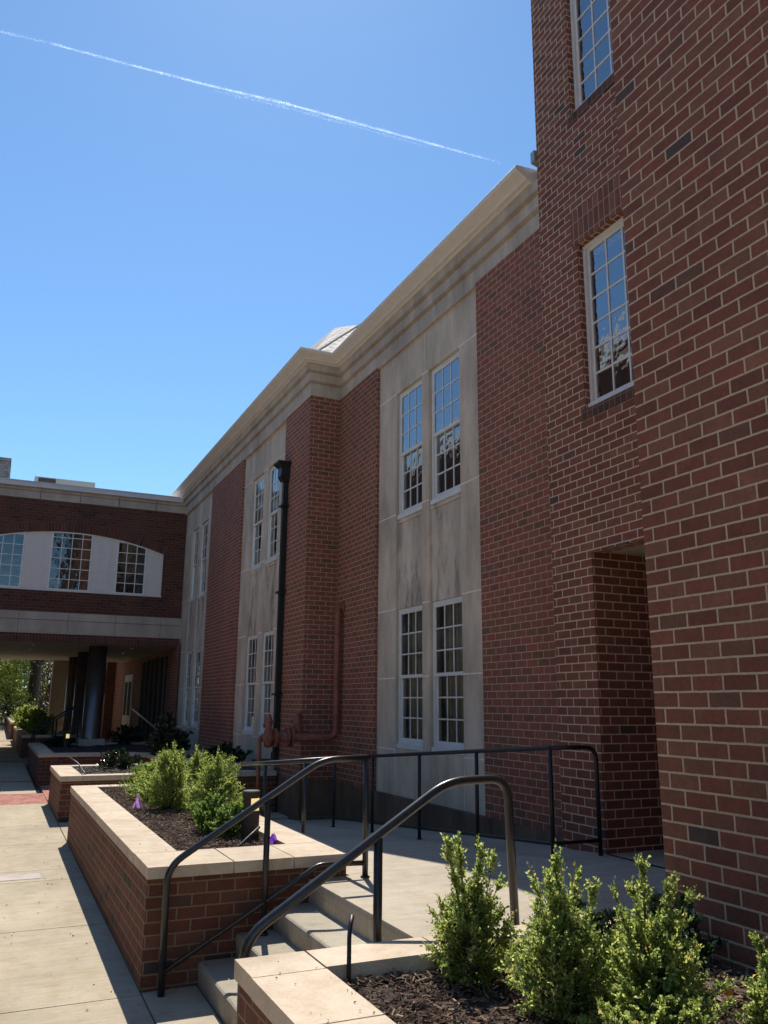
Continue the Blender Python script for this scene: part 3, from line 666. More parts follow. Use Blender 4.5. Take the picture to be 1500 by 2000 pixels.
def mulch(name, label, rects, n, z, seed, mat='chip', L=(.014, .05), W=(.004, .010)):
    r = np.random.default_rng(seed); areas = np.array([(b_ - a) * (d - c_) for a, b_, c_, d in rects]); k = r.choice(len(rects), n, p=areas / areas.sum()); rc_ = np.array(rects)[k]
    P = np.stack([r.uniform(rc_[:, 0], rc_[:, 1]), r.uniform(rc_[:, 2], rc_[:, 3]), z + r.uniform(-.006, .022, n) + .012 * np.sin(r.uniform(0, 6, n))], 1)
    ph = r.uniform(0, 2 * math.pi, n); D = np.stack([np.cos(ph), np.sin(ph), r.normal(0, .22, n)], 1); Ln = r.uniform(*L, n) ; Wn = r.uniform(*W, n)
    D = unit(D); S = unit(np.cross(D, np.array([0, 0, 1.0])) + r.normal(0, .25, (n, 3))); Nn = np.cross(S, D); Nn *= np.sign(Nn[:, 2:3]); h = Wn * .45
    # each chip: a wedge of two sloping quads
    a, b_ = P - D * Ln[:, None] / 2, P + D * Ln[:, None] / 2; s = S * Wn[:, None] / 2; up = Nn * h[:, None]
    q1 = np.stack([a - s, b_ - s, b_ + up, a + up], 1); q2 = np.stack([a + up, b_ + up, b_ + s, a + s], 1)
    o = quads_mesh(name, np.concatenate([q1, q2]), mat); return tag(o, label, 'mulch', None, 'stuff')

CT = .852; CB = .775
# planter beside the steps, with juniper bushes
P1 = thing('planter', 'long brick planter with cream coping holding junipers and a bollard light left of the steps', 'planter', (1.85, 9.3, 0))
q = MB(); x0, x1, y0, y1 = 1.107, 2.59, 6.25, 12.38
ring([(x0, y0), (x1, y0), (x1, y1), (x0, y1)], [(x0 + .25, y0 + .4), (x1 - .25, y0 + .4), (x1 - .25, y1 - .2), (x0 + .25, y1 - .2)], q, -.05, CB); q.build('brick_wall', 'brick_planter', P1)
q = MB(); stones(q, 1.094, 1.41, 6.80, 12.16, CB, CT, 'y', 6); stones(q, 2.285, 2.605, 6.80, 12.16, CB, CT, 'y', 4); stones(q, 1.094, 1.70, 6.20, 6.796, CB, CT, 'x', 1); stones(q, 1.704, 2.605, 6.20, 6.796, CB, CT, 'x', 2)
stones(q, 1.094, 2.605, 12.164, 12.43, CB, CT, 'x', 3); q.build('coping', 'coping', P1, bevel=.010, segs=3)
soil(P1, 1.40, 2.30, 6.78, 12.17, .79, 1)
mulch('bark_mulch', 'dark shredded bark around the junipers in the planter beside the steps', [(1.41, 2.285, 6.80, 12.16)], 19000, .80, 11)
def litter():
    r = np.random.default_rng(77); n = 150
    P = np.stack([r.uniform(-.3, 1.08, n), r.uniform(4.2, 16, n), np.zeros(n)], 1); P[:, 2] = -.024 + .0135 * P[:, 1] + .006
    P2_ = np.stack([r.uniform(1.1, 1.4, 34), r.uniform(6.3, 12, 34), np.full(34, .857)], 1); P3_ = np.stack([r.uniform(1.1, 1.42, 26), r.uniform(2.4, 3.85, 26), np.full(26, .857)], 1)
    P = np.concatenate([P, P2_, P3_]); D = r.normal(0, 1, P.shape); D[:, 2] *= .12; L_ = r.uniform(.008, .03, len(P)) * np.where(np.arange(len(P)) < n, 1, .6)
    o = quads_mesh('leaf_litter', leaf_quads(P, D, L_, L_ * .45, r), 'chip'); tag(o, 'scattered brown leaf bits on the walk and the cream coping', 'leaf litter', None, 'stuff')
litter()
# planter at lower right
P5 = thing('planter', 'foreground planter at lower right with cream coping and leggy boxwood shrubs', 'planter', (2.2, 2.2, 0))
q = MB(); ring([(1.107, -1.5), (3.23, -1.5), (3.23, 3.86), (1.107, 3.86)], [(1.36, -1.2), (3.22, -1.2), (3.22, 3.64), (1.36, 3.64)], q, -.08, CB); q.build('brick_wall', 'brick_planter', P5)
q = MB(); stones(q, 1.094, 1.425, 3.05, 3.64, CB, CT, 'y', 1); stones(q, 1.094, 1.425, -1.5, 3.046, CB, CT, 'y', 5); stones(q, 1.094, 1.425, 3.644, 3.92, CB, CT, 'x', 1); stones(q, 1.429, 3.23, 3.66, 3.92, CB, CT, 'x', 3)
q.build('coping', 'coping', P5, bevel=.016, segs=3)
soil(P5, 1.40, 3.24, -1.2, 3.70, .765, 2)
mulch('bark_mulch', 'coarse dark bark chips under the boxwoods in the foreground planter', [(1.43, 3.23, .9, 3.65)], 19000, .775, 12, L=(.018, .062), W=(.005, .011))
mulch('wood_chips', 'pale dry wood chips in a sunny patch beside the near brick wing', [(2.7, 3.05, 2.7, 3.15)], 600, .80, 13, 'chip_pale', (.03, .08), (.006, .012))
# planter behind, running to the building
P2 = thing('planter', 'brick planter behind the junipers holding one low round shrub', 'planter', (2.8, 15.4, 0))
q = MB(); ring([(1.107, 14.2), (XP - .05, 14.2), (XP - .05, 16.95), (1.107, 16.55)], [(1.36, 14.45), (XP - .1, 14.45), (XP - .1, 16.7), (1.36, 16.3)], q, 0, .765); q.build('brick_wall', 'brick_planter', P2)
q = MB(); stones(q, 1.09, 1.42, 14.15, 16.62, .765, .842, 'y', 3); stones(q, 1.424, XP - .06, 14.15, 14.45, .765, .842, 'x', 5); stones(q, 1.424, 2.7, 16.32, 16.62, .765, .842, 'x', 2); q.build('coping', 'coping', P2, bevel=.01)
soil(P2, 1.4, XP - .05, 14.4, 16.9, .79, 3, mat='soil')
mulch('bark_mulch', 'greyish bark chips around the low round shrub behind the junipers', [(1.42, 4.5, 14.45, 16.5)], 5000, .80, 14, 'gravel_bed', (.03, .07), (.012, .022))
# curved planter in the shade of the bridge
P3 = thing('planter', 'shaded brick planter with a curved coping in front of the bridge columns', 'planter', (3, 21.5, 0))
arcp = [(2.45 + .75 * math.cos(a), 19.15 + .75 * math.sin(a)) for a in [R_(90 - 15 * i) for i in range(7)]]
out = [(1.05, 25.4), (1.05, 19.9)] + arcp + [(3.2, 17.2), (XP - .02, 17.2), (XP - .02, 25.4)]
def inset(poly, d):
    n = len(poly); res = []
    for i in range(n):
        p0, p1, p2 = Vector(poly[i - 1]), Vector(poly[i]), Vector(poly[(i + 1) % n]); e1, e2 = (p1 - p0).normalized(), (p2 - p1).normalized()
        n1, n2 = Vector((-e1.y, e1.x)), Vector((-e2.y, e2.x)); bis = (n1 + n2).normalized(); res.append(tuple(p1 + bis * d / max(.3, bis.dot(n1))))
    return res
q = MB(); ring(inset(out, .02), inset(out, .26), q, .1, .79); q.build('brick_wall', 'brick_planter', P3)
q = MB(); ring(out, inset(out, .33), q, .79, .865); q.build('coping', 'coping', P3, bevel=.01)
soil(P3, 1.3, 4.55, 20.15, 25.2, .80, 4); soil(P3, 3.45, 4.55, 17.4, 20.2, .80, 5)
# sunlit planters beyond the bridge
for i, (a, e, zt, lab) in enumerate([(27.3, 37.0, 1.0, 'sunlit brick planter beyond the bridge holding two bright green bushes'), (37.6, 56, 1.15, 'farthest sunlit brick planter along the left edge of the photo')]):
    po = thing('planter', lab, 'planter', (1.5, (a + e) / 2, 0)); xo = .93 if i == 0 else .84
    q = MB(); ring([(xo + .02, a + .05), (2.0, a + .05), (2.0, e), (xo + .02, e)], [(xo + .25, a + .3), (1.8, a + .3), (1.8, e - .2), (xo + .25, e - .2)], q, .2, zt - .08); q.build('brick_wall', 'brick_planter', po)
    q = MB(); stones(q, xo, xo + .33, a + .34, e, zt - .08, zt, 'y', 6); stones(q, xo, 2.05, a, a + .336, zt - .08, zt, 'x', 2); stones(q, 1.72, 2.05, a + .34, e, zt - .08, zt, 'y', 6); q.build('coping', 'coping', po, bevel=.012)
    soil(po, xo + .3, 1.75, a + .3, e - .1, zt - .06, 6 + i)

# ---------------------------------------------------------------- railings
def railing(name, label, tops, posts, mat='rail', r=.0235, lower=None, group='metal railings by the steps', bend=.12):
    o = thing(name, label, 'railing', (posts[0][0][0], posts[0][0][1], posts[0][0][2]), group)
    q = MB(); q.tube(arc_bend(tops, bend), r, 14); q.build('handrail', mat, o, smooth=True)
    for a, b_ in posts:
        q = MB(); q.tube([a, b_], r * .96, 12); q.tube([(a[0], a[1], a[2]), (a[0], a[1], a[2] + .012)], r * 1.5, 12); q.build('post', mat, o, smooth=True)
    for lo in ([lower] if lower and not isinstance(lower[0][0], (list, tuple)) else (lower or [])):
        q = MB(); q.tube(arc_bend(lo, .05), r * .8, 10); q.build('lower_rail', mat, o, smooth=True)
    return o
def stair(y, label, lower=True):
    tp = [(1.225, y, .05), (1.215, y, .86), (2.33, y, 1.545), (2.70, y, 1.555)]
    tz = lambda x_: .86 + (x_ - 1.215) * (1.545 - .86) / (2.33 - 1.215)
    ps = [((1.915, y, .365), (1.915, y, tz(1.915) - .015))]
    lo = [(1.225, y, .20), (2.32, y, .80), (2.69, y, .79)] if lower else None
    return tp, ps, lo
tp, ps, lo = stair(6.13, '')
railing('handrail', 'left handrail of the steps running along the brick planter face', tp, ps + [((2.695, 6.13, PZ), (2.695, 6.13, 1.545))], lower=lo)
tp, ps, lo = stair(4.19, '')
tp2 = tp[:-1] + [(2.72, 4.19, 1.555), (2.755, 4.19, .69)]
railing('handrail', 'right handrail of the steps behind the foreground boxwood', tp2, ps, r=.0245)
ry = [6.17, 7.55, 8.8, 10.1, 11.6]; rt = lambda y: 1.555 - .0805 * (y - 6.17)
railing('ramp_railing', 'near ramp railing running back from the steps behind the junipers', [(2.705, 6.14, 1.555), (2.705, 11.62, rt(11.6))], [((2.705, y, rz(0, y)), (2.705, y, rt(y))) for y in ry[1:]], mat='rail')
fy = [6.21, 7.45, 8.7, 9.99, 11.3, 12.6]; ft = lambda y: 1.60 - .0745 * (y - 6.21)
railing('ramp_railing', 'far ramp railing along the facade with a low bottom bar', [(4.48, 12.6, ft(12.6)), (4.48, 6.21, 1.60), (4.48, 6.205, 1.60)], [((4.48, y, rz(0, y)), (4.48, y, ft(y))) for y in fy], mat='rail_far', r=.02, lower=[[(4.48, 12.6, ft(12.6) - .79), (4.48, 6.21, .81), (4.98, 6.21, .81)]], bend=.02)
_r = [o for o in COL.objects if o.name.startswith('ramp_railing')][-1]
q = MB(); q.tube(arc_bend([(4.48, 6.21, 1.60), (4.98, 6.21, 1.60), (4.98, 6.21, PZ)], .12), .02, 12); q.build('return_rail', 'rail_far', _r, smooth=True)
for yy, lab in ((25.75, 'near handrail of the small stair under the bridge'), (27.05, 'far handrail of the small stair beside the sunlit planter')):
    railing('handrail', lab, [(1.2, yy, .35), (1.2, yy, 1.12), (2.25, yy, 1.82), (2.5, yy, 1.82)], [((1.75, yy, .6), (1.75, yy, 1.48)), ((2.45, yy, .8), (2.45, yy, 1.82))], mat='rail_far', group='handrails under the bridge')
x = MB()
for i in range(5): x.box(1.35 + i * .3, 3.2, 25.5, 27.2, .3 + i * .12, .42 + i * .12)
tag(x.build('far_steps', 'step'), kind='structure')
q = MB(); q.tube([(4.5, 24.2, 1.05), (4.5, 30.5, 1.75)], .03, 8); q.tube([(4.5, 30.5, 1.75), (4.6, 30.5, 1.75)], .02, 8); q.tube([(4.5, 24.3, 1.06), (4.6, 24.3, 1.06)], .02, 8)
tag(q.build('wall_handrail', 'zinc'), 'pale sloping handrail on the shaded wall under the bridge', 'handrail')

# ---------------------------------------------------------------- fire pipe
fp = thing('standpipe', 'red painted fire service pipe with valve and flanges at the facade corner', 'pipe', (4.6, 13.0, 0))
py = 13.0 - .06
q = MB(); q.tube(arc_bend([(XF, 12.80, 3.52), (XF - .12, 12.80, 3.52), (XF - .12, 12.80, 1.44), (4.45, 12.86, 1.44)], .13, 8), .052, 16); q.build('pipe', 'redpipe', fp, smooth=True)
q = MB(); q.tube([(4.95, 12.84, 1.44), (4.12, 12.90, 1.44)], [.056, .08], 18); q.build('main_body', 'redpipe', fp, smooth=True)
for xx, rr in ((4.38, .15), (4.31, .15), (4.12, .14)): q = MB(); q.tube([(xx, 12.9, 1.44), (xx - .04, 12.9, 1.44)], rr, 20); q.build('flange', 'redpipe', fp)
q = MB(); q.tube([(5.19, 12.80, 3.52), (5.14, 12.80, 3.52)], .1, 18); q.build('wall_flange', 'redpipe', fp)
q = MB(); q.tube(arc_bend([(4.5, 12.88, 1.46), (4.46, 12.95, 1.74), (4.62, 13.3, 1.76)], .16, 8), .06, 14); q.build('elbow', 'redpipe', fp, smooth=True)
q = MB(); q.lathe((4.0, 12.92), [(.0, 1.28), (.06, 1.3), (.085, 1.42), (.07, 1.55), (.045, 1.6), (.06, 1.66), (.05, 1.72), (.02, 1.8)], 16); q.tube([(4.12, 12.9, 1.44), (3.9, 12.93, 1.44)], .06, 12)
q.build('valve', 'redpipe', fp, smooth=True)
q = MB()
for k in range(4): a = k * math.pi / 2 + .4; q.tube([(4.0, 12.92, 1.66), (4.0 + .1 * math.cos(a), 12.92 + .02, 1.66 + .1 * math.sin(a))], .014, 8)
q.tube([(4.0, 12.9, 1.66), (4.0, 12.94, 1.66)], .03, 10); q.tube([(3.97, 12.92, 1.36), (3.97, 12.8, 1.36)], .035, 12); q.build('valve_handle', 'redpipe', fp)
q = MB(); q.tube(arc_bend([(3.98, 12.92, 1.46), (3.86, 12.92, 1.46), (3.86, 12.92, .16)], .08), .032, 12); q.build('drain_leg', 'redpipe', fp, smooth=True)

# ---------------------------------------------------------------- bollard lights, flags, tubes
def bollard(x_, y_, z_, h, label):
    o = thing('bollard_light', label, 'light', (x_, y_, z_), 'bollard lights in the planters')
    q = MB(); q.lathe((x_, y_), [(.078, z_), (.078, z_ + h - .17), (.066, z_ + h - .168), (.066, z_ + h - .06), (.078, z_ + h - .058), (.078, z_ + h - .008), (.07, z_ + h)], 28); q.build('post', 'bronze', o)
    q = MB(); n = 8; a0, a1 = R_(-105), R_(-30)
    for i in range(n):
        a, b_ = a0 + (a1 - a0) * i / n, a0 + (a1 - a0) * (i + 1) / n
        q.poly([(x_ + .074 * math.cos(a), y_ + .074 * math.sin(a), z_ + h - .165), (x_ + .074 * math.cos(b_), y_ + .074 * math.sin(b_), z_ + h - .165), (x_ + .074 * math.cos(b_), y_ + .074 * math.sin(b_), z_ + h - .062), (x_ + .074 * math.cos(a), y_ + .074 * math.sin(a), z_ + h - .062)])
    q.build('lens', 'lens', o); return o
bl = bollard(2.17, 7.45, .79, .42, 'brown bollard light with an amber lens among the junipers')
b2 = copy_tree(bl); b2.location = (1.86, 23.4, .80); b2['label'] = 'glowing bollard light in the shaded planter by the columns'
def flag(x_, y_, z_, h, wd, mat, label, seed):
    o = thing('marker_flag', label, 'flag', (x_, y_, z_), 'purple marker flags in the mulch')
    q = MB(); r = random.Random(seed); n = 6; rows = []
    for j in range(n + 1):
        t_ = j / n; row = []
        for i in range(n + 1):
            s = i / n - .5; ww = wd * (1 - t_ * .75); row.append((x_ + s * ww * .9, y_ + .35 * wd * math.sin(s * 9 + t_ * 3 + seed) * (1 - t_ * .4), z_ + h * t_ - abs(s) * h * .1 + r.uniform(-.006, .006)))
        rows.append(row)
    for j in range(n):
        for i in range(n): q.poly([rows[j][i], rows[j][i + 1], rows[j + 1][i + 1], rows[j + 1][i]])
    q.build('flag_sheet', mat, o, smooth=True)
    q = MB(); q.tube([(x_, y_, z_ - .05), (x_ + .01, y_, z_ + h)], .0015, 5); q.build('wire_stake', 'zinc', o)
flag(1.60, 9.95, .80, .17, .15, 'purple', 'crumpled light purple marker flag in the mulch below the leftmost juniper', 1)
flag(2.26, 7.05, .80, .10, .10, 'purple2', 'violet marker flag between the bollard light and the cream coping', 4)
for pts, lab in (([(1.52, 3.62, .75), (1.525, 3.63, .88), (1.545, 3.68, .97), (1.575, 3.72, 1.03)], 'black irrigation tube standing in the foreground planter'),
                 ([(1.86, 6.86, .80), (1.98, 6.92, .88), (2.12, 7.0, .965)], 'black irrigation tube leaning toward the bollard light'),
                 ([(1.50, 14.3, .80), (1.44, 14.5, .90), (1.38, 14.75, 1.0), (1.25, 14.9, 1.08)], 'black irrigation tube rising from the planter behind the junipers')):
    q = MB(); q.tube(arc_bend(pts, .06), .0105, 8); tag(q.build('irrigation_tube', 'rubber', smooth=True), lab, 'tube', 'irrigation tubes')
lv = MB(); cx_, cy_, cz_ = 2.80, 2.74, .84
lv.poly([(cx_, cy_, cz_ - .02), (cx_ + .018, cy_ - .012, cz_ + .005), (cx_ + .004, cy_ + .004, cz_ + .04), (cx_ - .016, cy_ - .004, cz_ + .008)]); lv.poly([(cx_, cy_ + .003, cz_ - .02), (cx_ - .016, cy_ - .002, cz_ + .008), (cx_ + .004, cy_ + .007, cz_ + .04), (cx_ + .018, cy_ - .009, cz_ + .005)])
tag(lv.build('fallen_leaf', 'orange'), 'single orange leaf on the mulch at lower right', 'leaf')

# ---------------------------------------------------------------- shrubs and trees
def shrub(name, label, loc, h, rad, nbr, nlf, L, W, mat, seed, prof, group=None, shoots=(), stemmat='twig', up=.55, spread=.5, nsp=8, sl=.11):
    """branches carry short leafy sprigs, so the crown is clumpy with gaps between"""
    r = np.random.default_rng(seed); o = thing(name, label, 'shrub', loc, group)
    t = r.uniform(.04, 1, nbr) ** .85; ph = r.uniform(0, 2 * math.pi, nbr)
    lump = 1 + .22 * np.sin(ph * 3 + seed) + .16 * np.sin(ph * 5 + t * 7 + seed * 2)
    Rr = np.interp(t, *zip(*prof)) * rad * r.uniform(.5, 1.12, nbr) * lump
    E = np.stack([Rr * np.cos(ph), Rr * np.sin(ph), t * h * r.uniform(.86, 1.08, nbr)], 1)
    S = E * np.array([.18, .18, 1]); S[:, 2] = np.maximum(.01, E[:, 2] - up * Rr - .16 * h)
    if shoots:
        SE = np.array(shoots, float); E = np.concatenate([E, SE]); S = np.concatenate([S, SE * np.array([.4, .4, .45])])
    n = len(E); D0 = E - S; cnt = np.full(n, nsp); cnt[n - len(shoots):] = nsp * 2; k = np.repeat(np.arange(n), cnt); m = len(k)
    s_ = r.uniform(.22, 1, m) ** .7; A = S[k] + D0[k] * s_[:, None]
    out = unit(A * np.array([1, 1, .15]) + 1e-6)
    SD = unit(unit(D0)[k] * .9 + out * .45 + r.normal(0, .55, (m, 3)) + np.array([0, 0, .35])); SLn = sl * h / .45 * r.uniform(.35, 1.0, m) * (1.15 - .4 * s_)
    q_ = np.repeat(np.arange(m), nlf); u = (np.tile(np.arange(nlf), m) + r.uniform(0, 1, m * nlf)) / nlf
    P = A[q_] + SD[q_] * (SLn[q_] * u)[:, None] + r.normal(0, .0022, (m * nlf, 3))
    Dd = SD[q_] * .8 + r.normal(0, spread, P.shape); tw = (1.1 - .35 * u)
    V = leaf_quads(P, Dd, L * r.uniform(.6, 1.2, len(P)) * tw, W * r.uniform(.7, 1.2, len(P)) * tw, r); V[..., 2] = np.maximum(V[..., 2], .004)
    quads_mesh('foliage', V, mat, o)
    q = MB(); lo_ = np.array(loc)
    for kk in range(8):
        a = r.uniform(0, 6.28); hh = h * r.uniform(.5, .85); rr_ = rad * r.uniform(.1, .5)
        q.tube([(loc[0] + .02 * math.cos(a), loc[1] + .02 * math.sin(a), loc[2] - .03), (loc[0] + rr_ * .5 * math.cos(a), loc[1] + rr_ * .5 * math.sin(a), loc[2] + hh * .5), (loc[0] + rr_ * math.cos(a), loc[1] + rr_ * math.sin(a), loc[2] + hh)], [.009, .006, .003], 5)
    for kk in range(n):
        a, b_ = S[kk], E[kk]; q.tube([tuple(a + lo_), tuple((a * .4 + b_ * .6) + lo_), tuple(b_ + lo_)], [.0038, .0027, .0012], 4, cap=False)
    for kk in range(0, m, max(1, m // 500)): q.tube([tuple(A[kk] + lo_), tuple(A[kk] + SD[kk] * SLn[kk] * .9 + lo_)], [.0014, .0008], 3, cap=False)
    q.build('stems', stemmat, o); return o
UPR = [(0, .62), (.15, .88), (.35, 1.0), (.55, .92), (.72, .66), (.88, .38), (1, .16)]
MID = [(0, .7), (.2, 1.0), (.45, .95), (.65, .85), (.8, .6), (1, .4)]
RND = [(0, .55), (.25, .95), (.5, 1.0), (.75, .85), (.9, .6), (1, .3)]
G1 = 'leggy boxwoods in the foreground planter'
BX = dict(mat='box_leaf', group=G1, nsp=9)
def boxw(label, loc, h, rad, nbr, seed, shoots, prof=UPR, nlf=10, L=.021, W=.0125): return shrub('boxwood_shrub', label, loc, h, rad, nbr, nlf, L, W, seed=seed, prof=prof, shoots=shoots, **BX)
boxw('upright boxwood with three tall leggy shoots beside the irrigation tube', (2.03, 3.45, .775), .37, .19, 140, 21, [(-.10, .03, .585), (-.085, .03, .56), (-.045, .02, .59), (-.04, .03, .55), (.05, .0, .555), (.06, .0, .52), (.12, -.01, .50), (.02, -.03, .47), (.15, 0, .40)])
boxw('middle foreground boxwood with one brown tipped tall shoot', (2.15, 2.95, .775), .42, .215, 150, 22, [(.0, .02, .585), (.01, .02, .56), (-.11, .0, .50), (.10, .02, .505), (.17, .0, .45), (-.05, 0, .52)])
boxw('broad foreground boxwood nearest the near brick wing wall', (2.43, 2.76, .775), .37, .235, 165, 23, [(.0, .03, .57), (.01, .03, .54), (-.14, .02, .47), (.12, .0, .50), (.13, .01, .47), (.2, -.02, .43), (-.07, .0, .48)], MID)
boxw('low spreading boxwood cut by the bottom edge of the photo', (2.28, 2.60, .775), .19, .24, 120, 24, [(.1, 0, .24), (-.12, 0, .22)], RND)
boxw('boxwood cut off by the right edge of the photo near the orange leaf', (2.84, 2.50, .775), .25, .14, 80, 25, [(.02, 0, .37), (-.06, .05, .30)], MID)
shrub('broadleaf_shrub', 'dark broad leaved shrub left of the wing corner behind the boxwoods', (2.62, 3.42, .775), .27, .2, 42, 8, .05, .026, 'dark_leaf', 31, RND, 'dark broad leaved shrubs', up=.9, nsp=4)
shrub('broadleaf_shrub', 'dark broad leaved shrub against the wing corner behind the boxwoods', (2.98, 3.25, .775), .29, .22, 46, 8, .05, .026, 'dark_leaf', 32, RND, 'dark broad leaved shrubs', up=.9, nsp=4)
G2 = 'junipers in the planter beside the steps'
def junip(label, loc, h, rad, nbr, seed, shoots=(), prof=UPR, mat='yew_leaf', L=.03, W=.0105): return shrub('juniper_bush', label, loc, h, rad, nbr, 11, L, W, mat, seed, prof, G2, shoots, nsp=9, sl=.12)
junip('leftmost small juniper at the far end of the planter', (1.92, 11.5, .79), .36, .25, 100, 41, (), RND, 'bright_leaf')
junip('juniper directly behind the light purple flag', (1.92, 10.75, .79), .46, .28, 125, 42)
junip('tallest full juniper at the centre of the planter', (1.90, 9.72, .79), .58, .27, 150, 43, [(.02, .02, .68), (-.06, 0, .62), (.11, .05, .60), (-.13, 0, .5)])
junip('juniper half hidden between the two tallest junipers', (2.26, 10.05, .79), .52, .22, 105, 44, [(.0, .0, .62), (.08, 0, .56)])
junip('rightmost tall juniper with a spiky top beside the ramp railing', (2.19, 8.85, .79), .55, .28, 150, 45, [(.02, .0, .66), (.15, .0, .60), (-.1, .0, .61), (.22, 0, .5)])
G3 = 'low boxwoods in front of the junipers'
shrub('boxwood_shrub', 'low bright boxwood in front of the rightmost tall juniper', (1.96, 7.95, .79), .33, .2, 90, 11, .024, .016, 'bright_leaf', 46, RND, G3, nsp=8)
shrub('boxwood_shrub', 'low bright boxwood touching the bollard light', (2.06, 7.62, .79), .28, .18, 80, 11, .024, .016, 'bright_leaf', 47, RND, G3, nsp=8)
shrub('round_shrub', 'low round dark shrub alone in the planter behind the junipers', (2.16, 15.8, .80), .32, .34, 75, 9, .05, .02, 'dark_leaf', 51, RND, None, nsp=6)
shrub('rhododendron', 'tall rhododendron with large glossy leaves near the facade', (3.5, 18.7, .80), .62, .34, 26, 8, .15, .045, 'dark_leaf', 52, RND, None, [(.05, 0, .98), (-.1, 0, .75), (.12, 0, .7)], up=.9, nsp=4)
G4 = 'dark evergreens along the facade'
shrub('evergreen_shrub', 'low dark evergreen between the facade and the junipers', (4.1, 16.1, .80), .36, .5, 70, 9, .07, .026, 'dark_leaf', 53, RND, G4, nsp=6)
shrub('evergreen_shrub', 'dark evergreen under the far pair of facade windows', (4.1, 20.6, .80), .5, .45, 70, 9, .08, .03, 'dark_leaf', 54, RND, G4, nsp=6)
shrub('evergreen_shrub', 'dark evergreen right of the nearest column under the bridge', (3.6, 25.2, .80), .5, .5, 75, 9, .08, .03, 'dark_leaf', 55, RND, G4, nsp=6)
shrub('evergreen_shrub', 'dark evergreen left of the nearest column under the bridge', (1.8, 24.4, .80), .26, .42, 70, 9, .07, .028, 'dark_leaf', 56, RND, G4, nsp=6)
G5 = 'bright bushes in the sunlit planter'
shrub('hedge_bush', 'nearer bright green bush in the sunlit planter beyond the bridge', (1.42, 29.3, .95), .72, .46, 130, 11, .055, .03, 'yew_leaf', 57, RND, G5, nsp=8)
shrub('hedge_bush', 'farther bright green bush in the sunlit planter beyond the bridge', (1.30, 34.2, .95), .82, .52, 130, 11, .06, .032, 'yew_leaf', 58, RND, G5, nsp=8)

def tree(label, loc, h, rad, mat, seed, n=5200, zc=.62, L=.22, trunk=.22, group='trees beyond the bridge'):
    r = np.random.default_rng(seed); o = thing('tree', label, 'tree', loc, group); B = np.array(loc)
    q = MB(); q.tube([loc, (loc[0] + .1, loc[1], loc[2] + h * .3), (loc[0] - .1, loc[1] + .1, loc[2] + h * .65)], [trunk, trunk * .8, trunk * .4], 10)
    C_ = r.normal(0, 1, (34, 3)); C_ = unit(C_) * r.uniform(.25, 1, (34, 1)) ** .6; C_ *= np.array([rad, rad, h * (1 - zc) * 1.15]); C_[:, 2] += h * zc
    for c_ in C_[:14]: q.tube([(loc[0], loc[1], loc[2] + h * .3), tuple(B + c_ * np.array([.5, .5, .75])), tuple(B + c_)], [trunk * .4, trunk * .22, .02], 6)
    q.build('trunk', 'bark', o)
    k = r.integers(0, 34, n); P = C_[k] + r.normal(0, 1, (n, 3)) * rad * .2; D = r.normal(0, 1, (n, 3)); D[:, 2] -= .3
    quads_mesh('crown', leaf_quads(P, D, L * r.uniform(.6, 1.2, n), L * .6 * r.uniform(.7, 1.2, n), r), mat, o); return o
tree('dark evergreen tree at the left edge seen under the bridge', (-.2, 58, .7), 9, 2.6, 'tree_leaf_dark', 61, 6500, .5)
tree('sunlit yellow green tree seen under the bridge', (1.3, 64, .7), 8, 2.4, 'tree_leaf', 62, 6000, .5)
tree('tall tree with a thick dark trunk seen under the bridge', (2.15, 54, .6), 11, 3.6, 'tree_leaf', 63, 6000, .68, trunk=.36)
tree('maroon leaved tree right of the thick dark trunk', (3.6, 57, .7), 4.6, 1.6, 'red_leaf', 64, 5200, .5, .16, .12)
tree('pale green low tree in front of the dark evergreen', (.9, 53, .6), 3.6, 1.3, 'tree_leaf', 65, 5200, .48, .15, .1)
tree('shaded green tree behind the maroon tree', (4.8, 66, .7), 10, 3.4, 'tree_leaf_dark', 66, 6500, .5)
tree('green tree behind the thick dark trunk', (2.6, 70, .8), 10, 3.4, 'tree_leaf', 67, 6500, .48)
tree('broad dark tree filling the gap behind the evergreen', (-.5, 72, .8), 11, 3.8, 'tree_leaf_dark', 68, 6500, .48)
fe = thing('metal_fence', 'thin black metal fence in front of the trees under the bridge', 'fence', (2, 48, .6))
q = MB(); q.tube([(-3, 48, 1.75), (8, 48, 1.75)], .03, 6); q.tube([(-3, 48, .85), (8, 48, .85)], .02, 6); q.build('rail', 'rail_far', fe)
q = MB()
for i in range(56): q.tube([(-3 + i * .2, 48, .6), (-3 + i * .2, 48, 1.75)], .01, 4)
q.build('bars', 'rail_far', fe)

# ---------------------------------------------------------------- building across the walk (seen in the window reflections)
op = thing('opposite_building', 'brick building with a white eave across the walk, reflected in the windows', 'building', (-12, 10, 0))
q = MB(); q.box(-20, -11, -14, 80, 0, 7.6); q.build('brick_wall', 'brick_bridge', op)
q = MB(); q.box(-20, -10.6, -14.4, 80.4, 7.602, 8.1); q.build('eave', 'white', op)
q = MB(); q.poly([(-10.6, -14.4, 8.11), (-10.6, 80.4, 8.11), (-16, 76, 10.6), (-16, -10, 10.6)]); q.poly([(-10.6, 80.4, 8.11), (-20, 80.4, 8.11), (-16, 76, 10.6)]); q.poly([(-20, -14.4, 8.11), (-10.6, -14.4, 8.11), (-16, -10, 10.6)]); q.build('roof', 'slate', op)
q = MB(); q.box(-20, -10.9, 22, 47, 8.2, 15.6); q.build('pavilion_wall', 'brick_bridge', op)
q = MB(); q.box(-20, -10.3, 21.5, 47.5, 15.602, 16.2); q.box(-20, -10.85, 21.95, 47.05, 12.0, 12.25); q.build('pavilion_eave', 'white', op)
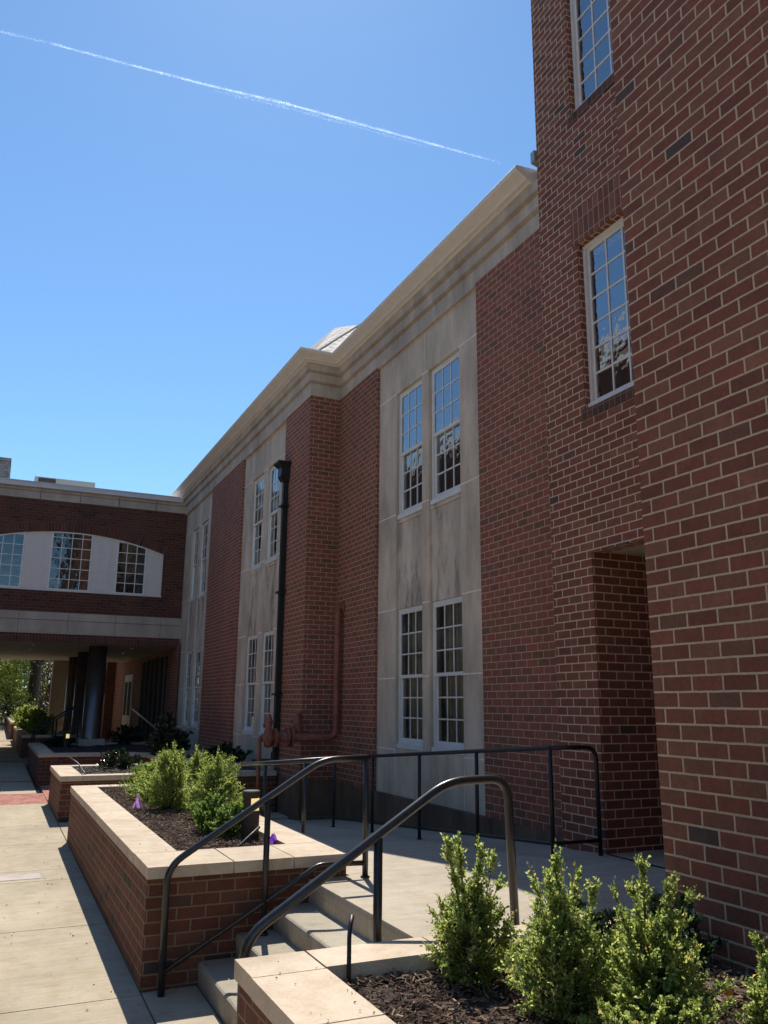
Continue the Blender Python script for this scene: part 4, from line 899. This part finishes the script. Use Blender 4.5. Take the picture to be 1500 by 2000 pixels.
q = MB(); q.poly([(-10.3, 21.5, 16.21), (-10.3, 47.5, 16.21), (-15, 43, 19.5), (-15, 26, 19.5)]); q.poly([(-20, 21.5, 16.21), (-10.3, 21.5, 16.21), (-15, 26, 19.5)]); q.poly([(-10.3, 47.5, 16.21), (-20, 47.5, 16.21), (-15, 43, 19.5)]); q.build('pavilion_roof', 'slate', op)
q = MB()
for i in range(16):
    for z in (1.4, 4.6): q.box(-10.99, -10.95, -11 + i * 5.5, -9 + i * 5.5, z, z + 2)
q.build('windows', 'dark', op)

# ---------------------------------------------------------------- contrail
def contrail():
    r = np.random.default_rng(99); D0 = 2400.0; n = 30000
    ks = [((-.073, .962, .789), 0.0), ((-.021, .941, .777), .085), ((.072, .905, .752), .25), ((.158, .871, .729), .40), ((.251, .834, .707), .57), ((.361, .791, .676), .76), ((.494, .739, .639), 1.0)]
    T = np.array([k[1] for k in ks]); K = np.array([k[0] for k in ks]); K = K / (K @ np.array(fwd))[:, None]
    t = r.uniform(0, 1, n); dens = np.interp(t, [0, .07, .09, .1, .2, .45, .6, .8, .93, 1], [.3, .2, .05, .5, .42, .7, .9, .7, .35, .06]) * (.75 + .25 * np.sin(t * 97) * np.sin(t * 31)); t = t[r.uniform(0, 1, n) < dens]; n = len(t)
    base = np.stack([np.interp(t, T, K[:, i]) for i in range(3)], 1) * D0
    along = unit(K[-1] - K[0]); nrm = unit(np.cross(along, np.array(fwd))); 
    width = np.interp(t, [0, .1, .3, .5, .75, .9, 1], [3.2, 2.6, 2.4, 3.4, 3.0, 2.0, 1.4]) * (1 + .35 * np.sin(t * 61) * np.sin(t * 23 + 1)); side = r.normal(0, 1, n) * width * .5
    ghost = (r.uniform(0, 1, n) < .16) & (t > .42) & (t < .85); side = side + np.where(ghost, -11.0 * np.sign(nrm[2]), 0) + np.where(ghost, r.normal(0, 1.2, n), 0)
    P = base + nrm * side[:, None] + np.array(fwd) * r.normal(0, 3, (n, 1)); P[:, 2] += 1.956
    sz = r.uniform(.8, 2.2, n)
    V = leaf_quads(P, r.normal(0, 1, (n, 3)), sz, sz * .9, r)
    o = quads_mesh('contrail', V, 'contrail'); tag(o, 'thin white vapour trail crossing the blue sky diagonally', 'vapour trail')
contrail()
